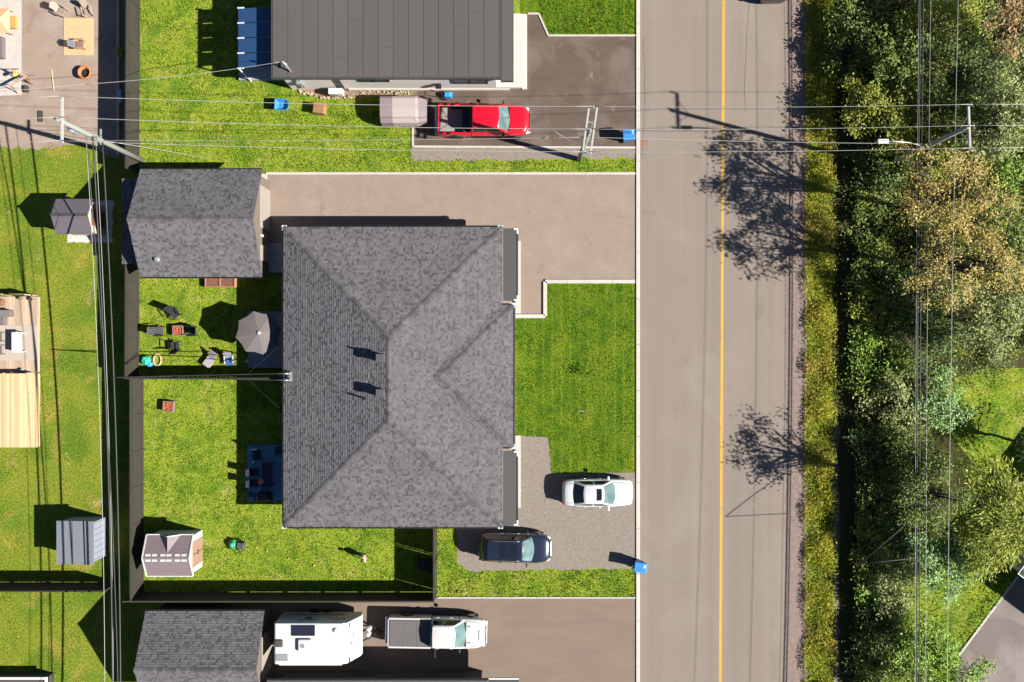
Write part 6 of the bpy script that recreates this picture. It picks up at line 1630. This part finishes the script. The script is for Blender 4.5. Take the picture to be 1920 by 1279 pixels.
# ================================================================== PERSON
q = P(686.5, 1041.5)
t = thing('person', 'person in pale grey top and tan trousers standing on the fenced lawn', 'person', (q.x, q.y, .03), R(205)); t['_org'] = [0, 0, 0]
t.scale = (1.0,) * 3
def skin(name, verts, edges, radii, m, parent, root=0, sub=2):
    me = bpy.data.meshes.new(name); me.from_pydata(verts, edges, []); me.materials.append(m)
    o = bpy.data.objects.new(name, me); col.objects.link(o); o.parent = parent
    md = o.modifiers.new('skin', 'SKIN')
    if not me.skin_vertices: me.attributes
    for i, r_ in enumerate(radii):
        me.skin_vertices[0].data[i].radius = (r_, r_) if isinstance(r_, float) else r_
        me.skin_vertices[0].data[i].use_root = (i == root)
    md.use_smooth_shade = True
    sb = o.modifiers.new('sub', 'SUBSURF'); sb.levels = sub; sb.render_levels = sub
    return o
m_skin = mat('skin', (.50, .30, .21), .6); m_gtop = mat('grey_top', (.44, .42, .44), .85, fine=40, famt=.08); m_tro = mat('tan_trousers', (.46, .33, .17), .85, fine=40, famt=.1)
m_hair = mat('brown_hair', (.09, .05, .03), .7)
# standing pose: x forward, y left; weight on both feet, arms held a little out
V = [(0, 0, .60), (0, 0, .78), (.01, 0, .93), (.015, 0, 1.0), (.03, 0, 1.09), (.035, 0, 1.17), (.03, 0, 1.23),
     (0, .075, .57), (.03, .085, .32), (.0, .09, .06), (.10, .095, .03),
     (0, -.075, .57), (.06, -.085, .32), (.02, -.09, .06), (.12, -.095, .03),
     (0, .13, .92), (-.02, .22, .74), (.04, .27, .57), (.06, .28, .50),
     (0, -.13, .92), (-.02, -.22, .74), (.05, -.26, .58), (.07, -.27, .51)]
E = [(0, 1), (1, 2), (2, 3), (3, 4), (4, 5), (5, 6), (0, 7), (7, 8), (8, 9), (9, 10), (0, 11), (11, 12), (12, 13), (13, 14), (2, 15), (15, 16), (16, 17), (17, 18), (2, 19), (19, 20), (20, 21), (21, 22)]
rad = [.10, .10, .085, .04, .075, .085, .05, .075, .05, .035, .03, .075, .05, .035, .03, .045, .036, .026, .026, .045, .036, .026, .026]
body = skin('body', V, E, rad, m_skin, t)
for s in (17, 21):      # five fingers on each hand
    b0 = Vector(V[s + 1]); sg = 1 if s == 17 else -1
    for k in range(5):
        off = Vector((-.018 + .011 * k, 0, 0)) if k < 4 else Vector((.03, 0, .035))
        ln = (.05, .058, .055, .045, .04)[k]
        tip = b0 + off + Vector((.012, sg * .004, -ln)) if k < 4 else b0 + off + Vector((.025, -sg * .005, -.03))
        mb = MB(); mb.tube([b0 + off * .6 + Vector((0, 0, .01)), (b0 + off + tip) / 2 + Vector((-.004, 0, 0)), tip], [.009, .008, .006], 6); mb.build('finger', m_skin, t, smooth=True, world=False)
skin('jumper', [V[0], V[1], V[2], V[15], V[16], V[17], V[19], V[20], V[21]], [(0, 1), (1, 2), (2, 3), (3, 4), (4, 5), (2, 6), (6, 7), (7, 8)], [.118, .118, .098, .056, .048, .04, .056, .048, .04], m_gtop, t)
skin('trousers', [V[0], V[7], V[8], (0, .09, .10), V[11], V[12], (.02, -.09, .10)], [(0, 1), (1, 2), (2, 3), (0, 4), (4, 5), (5, 6)], [.112, .088, .062, .05, .088, .062, .05], m_tro, t)
mb = MB(); mb.lathe([(.092, 1.14), (.102, 1.19), (.09, 1.25), (.05, 1.285), (.01, 1.295)], (.018, 0, 0), 14); mb.build('hair', m_hair, t, smooth=True, world=False)
for s in (-1, 1):
    mb = MB(); mb.lathe([(.003, -.008), (.012, 0), (.003, .008)], (.112, s * .034, 1.165), 8, 'X'); mb.build('eye', m_trim, t, world=False)
    mb = MB(); mb.obox((.03, s * .088, 1.155), (.035, .02, .05)); mb.build('ear', m_skin, t, bevel=.008, world=False)
    mb = MB(); mb.obox((.06, s * .092, .025), (.2, .08, .05)); mb.build('shoe', m_trim, t, bevel=.02, world=False)
mb = MB(); mb.hexa([(.105, -.014, 1.12), (.135, -.01, 1.12), (.135, .01, 1.12), (.105, .014, 1.12), (.105, -.006, 1.165), (.115, -.005, 1.165), (.115, .005, 1.165), (.105, .006, 1.165)]); mb.build('nose', m_skin, t, world=False)
mb = MB(); mb.obox((.108, 0, 1.095), (.014, .045, .010)); mb.build('mouth', mat('lips', (.42, .16, .13), .6), t, world=False)
# ================================================================== TREES
def leafm(name, c, c2, tr=.4):
    return mat(name, c, .55, c2=c2, scale=.9, amt=.5, shade=.5, spec=.3, trans=tr)
LM = {
    'gold': leafm('leaf_gold', (0.600, 0.456, 0.144), (0.408, 0.348, 0.102)),
    'goldlight': leafm('leaf_ochre', (0.528, 0.348, 0.156), (0.324, 0.240, 0.108)),
    'yellow': leafm('leaf_yellow_green', (0.432, 0.456, 0.066), (0.276, 0.348, 0.060)),
    'green': leafm('leaf_green', (0.162, 0.258, 0.054), (0.264, 0.312, 0.072)),
    'dark': leafm('leaf_dark_green', (0.114, 0.198, 0.058), (0.180, 0.240, 0.070)),
    'bright': leafm('leaf_bright_green', (0.240, 0.432, 0.060), (0.360, 0.456, 0.084)),
    'pale': leafm('leaf_pale_green', (0.432, 0.468, 0.180), (0.312, 0.360, 0.144)),
    'mint': leafm('leaf_blue_green', (0.288, 0.504, 0.192), (0.396, 0.540, 0.216)),
    'conifer': leafm('needle_yellow_green', (0.432, 0.480, 0.060), (0.276, 0.348, 0.060), .25),
}
m_bark = mat('bark', (.10, .085, .07), .9, c2=(.06, .05, .04), scale=8, amt=.5, fine=20, famt=.3)

def tree(label, px, py, zc, rx, ry, rz, kind, name='deciduous_tree', group=None, dens=1.0, leaf=(.17, .11), cat='tree', style='broad', tall=False, lim=1566, seed=None):
    """px, py: photo pixel of the crown's middle at height zc; rx, ry, rz radii in metres"""
    rs = np.random.default_rng(seed if seed is not None else int(px * 7 + py))
    if not tall:      # roadside growth rises away from the verge
        for _ in range(3):
            gx = 960 + (px - 960) * (H - zc) / H
            ztop = max(.7, (gx - lim) / 39.5)
            if zc + rz * .95 > ztop:
                rz = max(.35, min(rz, ztop * .55)); zc = max(.35, ztop - rz * .95)
    C = P(px, py, zc)
    t = thing(name, label, cat, (C.x, C.y, 0), 0, group); t['_org'] = [0, 0, 0]
    area = 4 * math.pi * ((rx * ry) ** 1.6 / 3 + (rx * rz) ** 1.6 / 3 + (ry * rz) ** 1.6 / 3) ** (1 / 1.6)
    nc = max(14, int(area * 1.25))
    # clump centres: uneven ellipsoid, mostly outer shell, upper part denser
    d = rs.normal(size=(nc, 3)); d[:, 2] = np.abs(d[:, 2]) * 1.1 - .12
    d /= np.linalg.norm(d, axis=1)[:, None]
    lob = 1 + .22 * np.sin(3 * np.arctan2(d[:, 1], d[:, 0]) + rs.uniform(0, 6)) + .16 * np.sin(5 * np.arctan2(d[:, 1], d[:, 0]) + rs.uniform(0, 6))
    rad_ = rs.uniform(.45, 1.0, nc) ** .6 * lob
    cc = d * rad_[:, None] * np.array([rx, ry, rz])
    tone = rs.uniform(.25, .75, nc)
    per = int(62 * dens)
    idx = np.repeat(np.arange(nc), per)
    n = len(idx)
    if style == 'conifer':
        # leaves lie along drooping rays from the trunk
        dirs = cc[idx].copy(); dirs[:, 2] = -.25 * np.linalg.norm(dirs[:, :2], axis=1); dirs += rs.normal(size=(n, 3)) * .35 * np.linalg.norm(dirs, axis=1)[:, None]
        pos = cc[idx] + rs.normal(size=(n, 3)) * [.32, .32, .16]
        global rng
        v, _ = cards(pos, leaf[0], leaf[1], .8, None, dirs=dirs)
    else:
        cr = rs.uniform(.28, .55, nc)[idx][:, None]
        pos = cc[idx] + rs.normal(size=(n, 3)) * cr * [.62, .62, .38]
        v, _ = cards(pos, leaf[0], leaf[1], .85, None, sun=.7)
    v[:, 2] += zc
    v[:, 2] = np.maximum(v[:, 2], .05)
    sh = np.clip(tone[idx] + rs.normal(size=n) * .16, 0, 1)
    link('crown', np_mesh('crown', v, 4, LM[kind], sh), t)
    mb = MB()
    h0 = max(.4, zc - rz * .35)
    tr_ = .035 + .018 * zc
    mb.tube([(0, 0, -.1), (rs.uniform(-.1, .1), rs.uniform(-.1, .1), h0 * .5), (rs.uniform(-.15, .15), rs.uniform(-.15, .15), h0), (0, 0, zc + rz * .55)], [tr_ * 1.25, tr_, tr_ * .8, tr_ * .3], 8)
    tk = mb.build('trunk', m_bark, t, smooth=True, world=False)
    mb = MB()
    far = np.argsort(-np.linalg.norm(cc[:, :2], axis=1))[:min(26, nc)]
    for k in far:
        e = Vector(cc[k]) * .92 + Vector((0, 0, zc)); s0 = Vector((0, 0, max(.3, min(e.z - .3, h0 * rs.uniform(.55, 1.05)))))
        m_ = s0.lerp(e, .5) + Vector((rs.uniform(-.15, .15), rs.uniform(-.15, .15), .2))
        mb.tube([s0, m_, e], [tr_ * .42, tr_ * .28, .012], 5)
    mb.build('limb', m_bark, tk, smooth=True, world=False)
    return t

# the two golden trees whose shade falls across the road
tree('tall golden-brown tree just below the roadside pole', 1778, 362, 6.2, 3.2, 2.6, 1.9, 'gold', dens=.68, leaf=(.155, .095), tall=True)
tree('tall golden-brown tree next to the dark clearing bushes', 1800, 492, 6.1, 3.1, 2.7, 1.9, 'gold', dens=.68, leaf=(.155, .095), tall=True)
tree('ochre-leaved tree at the top corner of the thicket', 1905, 45, 5.0, 1.7, 1.8, 1.4, 'goldlight')
tree('tall yellow-green tree between road verge and roadside cables', 1650, 215, 3.6, 2.5, 2.9, 1.6, 'yellow', lim=1495)
tree('yellow-green tree top crossed by the high wire', 1765, 40, 4.6, 2.5, 2.3, 1.6, 'yellow')
tree('mid green tree close to the verge at the top of the road', 1600, 70, 3.0, 1.7, 2.6, 1.4, 'green', lim=1495)
tree('mid green leafy tree under the telephone cables', 1690, 105, 3.3, 1.9, 2.0, 1.4, 'green', lim=1495)
tree('dark green tree behind the high wire', 1830, 130, 4.6, 2.2, 2.3, 1.6, 'dark')
tree('pale sage tree east of the pole crossarm', 1888, 225, 4.8, 1.8, 2.6, 1.4, 'pale')
tree('dark green tree right under the pole crossarm', 1775, 195, 3.6, 1.6, 1.9, 1.3, 'green')
tree('pale olive tree between golden trees and the clearing', 1862, 596, 4.2, 2.0, 2.1, 1.4, 'pale')
tree('dark green tree tucked under the golden trees', 1900, 480, 4.0, 1.6, 2.2, 1.4, 'green')
tree('bright green tree halfway along the thicket edge', 1652, 685, 3.2, 2.0, 2.2, 1.4, 'bright', dens=.9)
tree('sage green tree beside the bright green one, below the telephone cables', 1690, 765, 3.4, 2.2, 1.8, 1.4, 'pale')
tree('dark green tree under the low voltage wire', 1735, 625, 3.8, 1.9, 2.2, 1.4, 'dark')
tree('fresh green feathery bush at the clearing edge', 1768, 750, 1.5, 1.5, 1.8, .9, 'mint', name='bush', cat='bush')
tree('big shady dark green tree casting the road shadow next to the cable loop', 1735, 925, 5.2, 2.1, 2.3, 1.5, 'green', dens=.55, leaf=(.155, .095), tall=True)
tree('large yellow-green conifer with drooping sprays above the far driveway', 1878, 968, 5.0, 3.3, 3.1, 2.1, 'conifer', name='conifer_tree', style='conifer', leaf=(.30, .07), dens=1.3)
tree('blue-green soft-leaved tree between conifer and slanting driveway', 1765, 1060, 2.8, 2.0, 1.9, 1.3, 'mint', leaf=(.17, .10), dens=1.8)
tree('light green leafy bush at the foot of the slanting driveway', 1790, 1262, 1.3, 2.0, 1.3, .9, 'bright', name='bush', cat='bush')
tree('olive tree in front of the blue-green one', 1675, 1110, 2.6, 1.5, 1.6, 1.1, 'pale')
tree('light green tree at the lower end of the telephone cables', 1725, 1205, 2.8, 1.9, 1.9, 1.2, 'bright')
BUSH = ['low dark bush on the ditch edge just below the pole shadow', 'mid green bush between ditch and golden trees', 'mid green bush on the ditch side of the lower golden tree', 'yellowish bush on the ditch edge below the golden tree shadow', 'dark bush between the lower golden tree and the low voltage wire', 'small bright green bush at the ditch edge above the bright green tree', 'dark bush at the ditch edge across from the white sedan', 'mid green bush between the sage tree and the big shady tree', 'mid green bush in front of the big shady tree', 'yellowish bush at the ditch edge beside the cable loop', 'dark bush directly under the cable loop', 'small bright green bush where the muddy ditch narrows', 'dark bush at the ditch between the olive tree and the lower frame edge', 'mid green bush below the light green tree on the cables', 'low mid green bush at the ditch end of the thicket', 'yellowish bush under the street lamp arm', 'dark bush beside the roadside pole foot', 'bright green bush between golden tree and the pale sage tree', 'dark bush right behind the pole crossarm', 'mid green bush on the ditch edge next to the tall yellow-green tree']
for k, (px, py, zc, r_) in enumerate(((1598, 335, 1.3, 1.2), (1612, 420, 1.6, 1.5), (1620, 500, 1.6, 1.5), (1606, 575, 1.5, 1.4), (1680, 545, 2.2, 1.7), (1600, 640, 1.2, 1.0),
                                     (1625, 850, 1.7, 1.6), (1680, 850, 2.3, 1.7), (1640, 935, 1.8, 1.6), (1620, 1020, 1.5, 1.4), (1690, 1020, 2.3, 1.7), (1605, 1100, 1.1, 1.1),
                                     (1625, 1180, 1.7, 1.5), (1660, 1260, 1.8, 1.7), (1600, 1255, 1.1, 1.1), (1720, 300, 1.8, 1.5), (1650, 320, 1.6, 1.4), (1880, 330, 3.0, 1.8), (1830, 245, 2.6, 1.6), (1600, 190, 1.5, 1.2))):
    tree(BUSH[k], px + 20, py, zc, r_, r_ * 1.15, r_ * .8, ('dark', 'green', 'green', 'yellow', 'dark', 'bright')[k % 6], name='bush', cat='bush', group='bushes of the thicket')

# ------------------------------------------------------------------ undergrowth and verge (nobody could count it)
def field(name, label, poly, excl, dens, zlo, zhi, leaf, m, up=.5, slope=False, cat='undergrowth'):
    pl = pp(poly); a = np.array(pl); lo, hi = a.min(0), a.max(0)
    n = int((hi[0] - lo[0]) * (hi[1] - lo[1]) * dens)
    x = rng.uniform(lo[0], hi[0], n); y = rng.uniform(lo[1], hi[1], n)
    k = inside(pl, x, y)
    for e in excl: k &= ~inside(pp(e), x, y)
    x, y = x[k], y[k]; n = len(x)
    f = .5 + .28 * np.sin(x * 1.9 + 1.7 * np.sin(y * 1.3)) + .28 * np.sin(y * 2.1 + 1.9 * np.sin(x * 1.1 + 2))
    f = np.clip(f, 0, 1)
    keep = rng.uniform(0, 1, n) < .25 + .75 * f
    x, y, f = x[keep], y[keep], f[keep]; n = len(x)
    z = zlo + (zhi - zlo) * rng.uniform(0, 1, n) ** .7 * (.25 + .75 * f)
    if slope:      # low near the verge, higher further in
        gx = x / S + 960
        z = np.minimum(z, np.maximum(.06, (gx - 1562) / 39.5 * rng.uniform(.5, 1.0, n)))
    v, _ = cards(np.stack([x, y, z], 1), leaf[0], leaf[1], up, None)
    sh = np.clip(.3 + .4 * f + rng.normal(size=n) * .18, 0, 1)
    o = bpy.data.objects.new(name, np_mesh(name, v, 4, m, sh)); col.objects.link(o)
    return tag(o, label, cat, kind='stuff')
WOOD = [(1597, -60), (1900, -60), (2000, 200), (2000, 640), (1840, 690), (1770, 720), (1745, 800), (1760, 1000), (1690, 1085), (1690, 1210), (1640, 1340), (1597, 1340)]
field('undergrowth', 'tangled dark green undergrowth below the roadside trees', WOOD, [], 170, .05, 1.1, (.15, .09), LM['dark'], slope=True)
field('undergrowth', 'scattered mid green leaves over the thicket floor', WOOD, [], 70, .3, 1.6, (.15, .09), LM['yellow'], slope=True)
VER = [(1509, -60), (1558, -60), (1560, 1340), (1506, 1340)]
m_verge = mat('verge_grass', (.54, .49, .06), .8, c2=(.34, .38, .042), scale=.8, amt=.6, shade=.5, spec=.15, trans=.3, patch=[((.52, .36, .11), .35, .50, .64, .6)])
field('verge_grass', 'sunlit yellow-green grass and weeds along the road verge', VER, [], 620, .02, .45, (.20, .045), m_verge, up=.35, cat='grass')
field('verge_weeds', 'leafy green weeds dotted along the road verge', [(1520, -60), (1570, -60), (1570, 1340), (1518, 1340)], [], 70, .05, .35, (.13, .08), LM['bright'], cat='weeds')
field('verge_weeds', 'ragged weeds creeping over the gravel shoulder edge', [(1500, -60), (1514, -60), (1513, 1340), (1500, 1340)], [], 60, .02, .3, (.11, .05), m_verge, up=.2, cat='weeds')
field('verge_tussock', 'taller golden tussocks along the ditch side of the verge', [(1530, -60), (1563, -60), (1565, 1340), (1530, 1340)], [], 150, .2, .6, (.22, .05), m_verge, up=.3, cat='grass')
# dark wet ditch bottom seen between verge and trees
sheet('ditch', ragged((1562, 790), (1563, 1300), 40, 2.5, 51) + ragged((1574, 1300), (1573, 790), 40, 2.5, 52), .011, mat('ditch_mud', (.10, .085, .08), .7, fine=20, famt=.3), 'narrow muddy ditch between verge and thicket', 'ditch')
field('clearing_edge', 'long pale grass round the far clearing', [(1735, 690), (1900, 672), (1900, 700), (1800, 735), (1770, 820), (1740, 800)], [], 160, .05, .6, (.22, .04), LM['pale'], up=.1, cat='grass')
# weeds by the far driveway edging
field('edging_weeds', 'low weeds along the edging of the slanting driveway', [(1785, 1215), (1895, 1070), (1905, 1078), (1797, 1226)], [], 200, .02, .35, (.13, .06), LM['bright'], cat='weeds')
# a second conifer just reaching into the clearing
tree('dark spruce tip reaching in at the far clearing', 1952, 838, 2.6, 1.2, 1.3, 1.3, 'dark', name='conifer_tree', style='conifer', leaf=(.35, .06))

# tidy helper property
for o in bpy.data.objects:
    if '_org' in o: del o['_org']
bpy.context.view_layer.update()
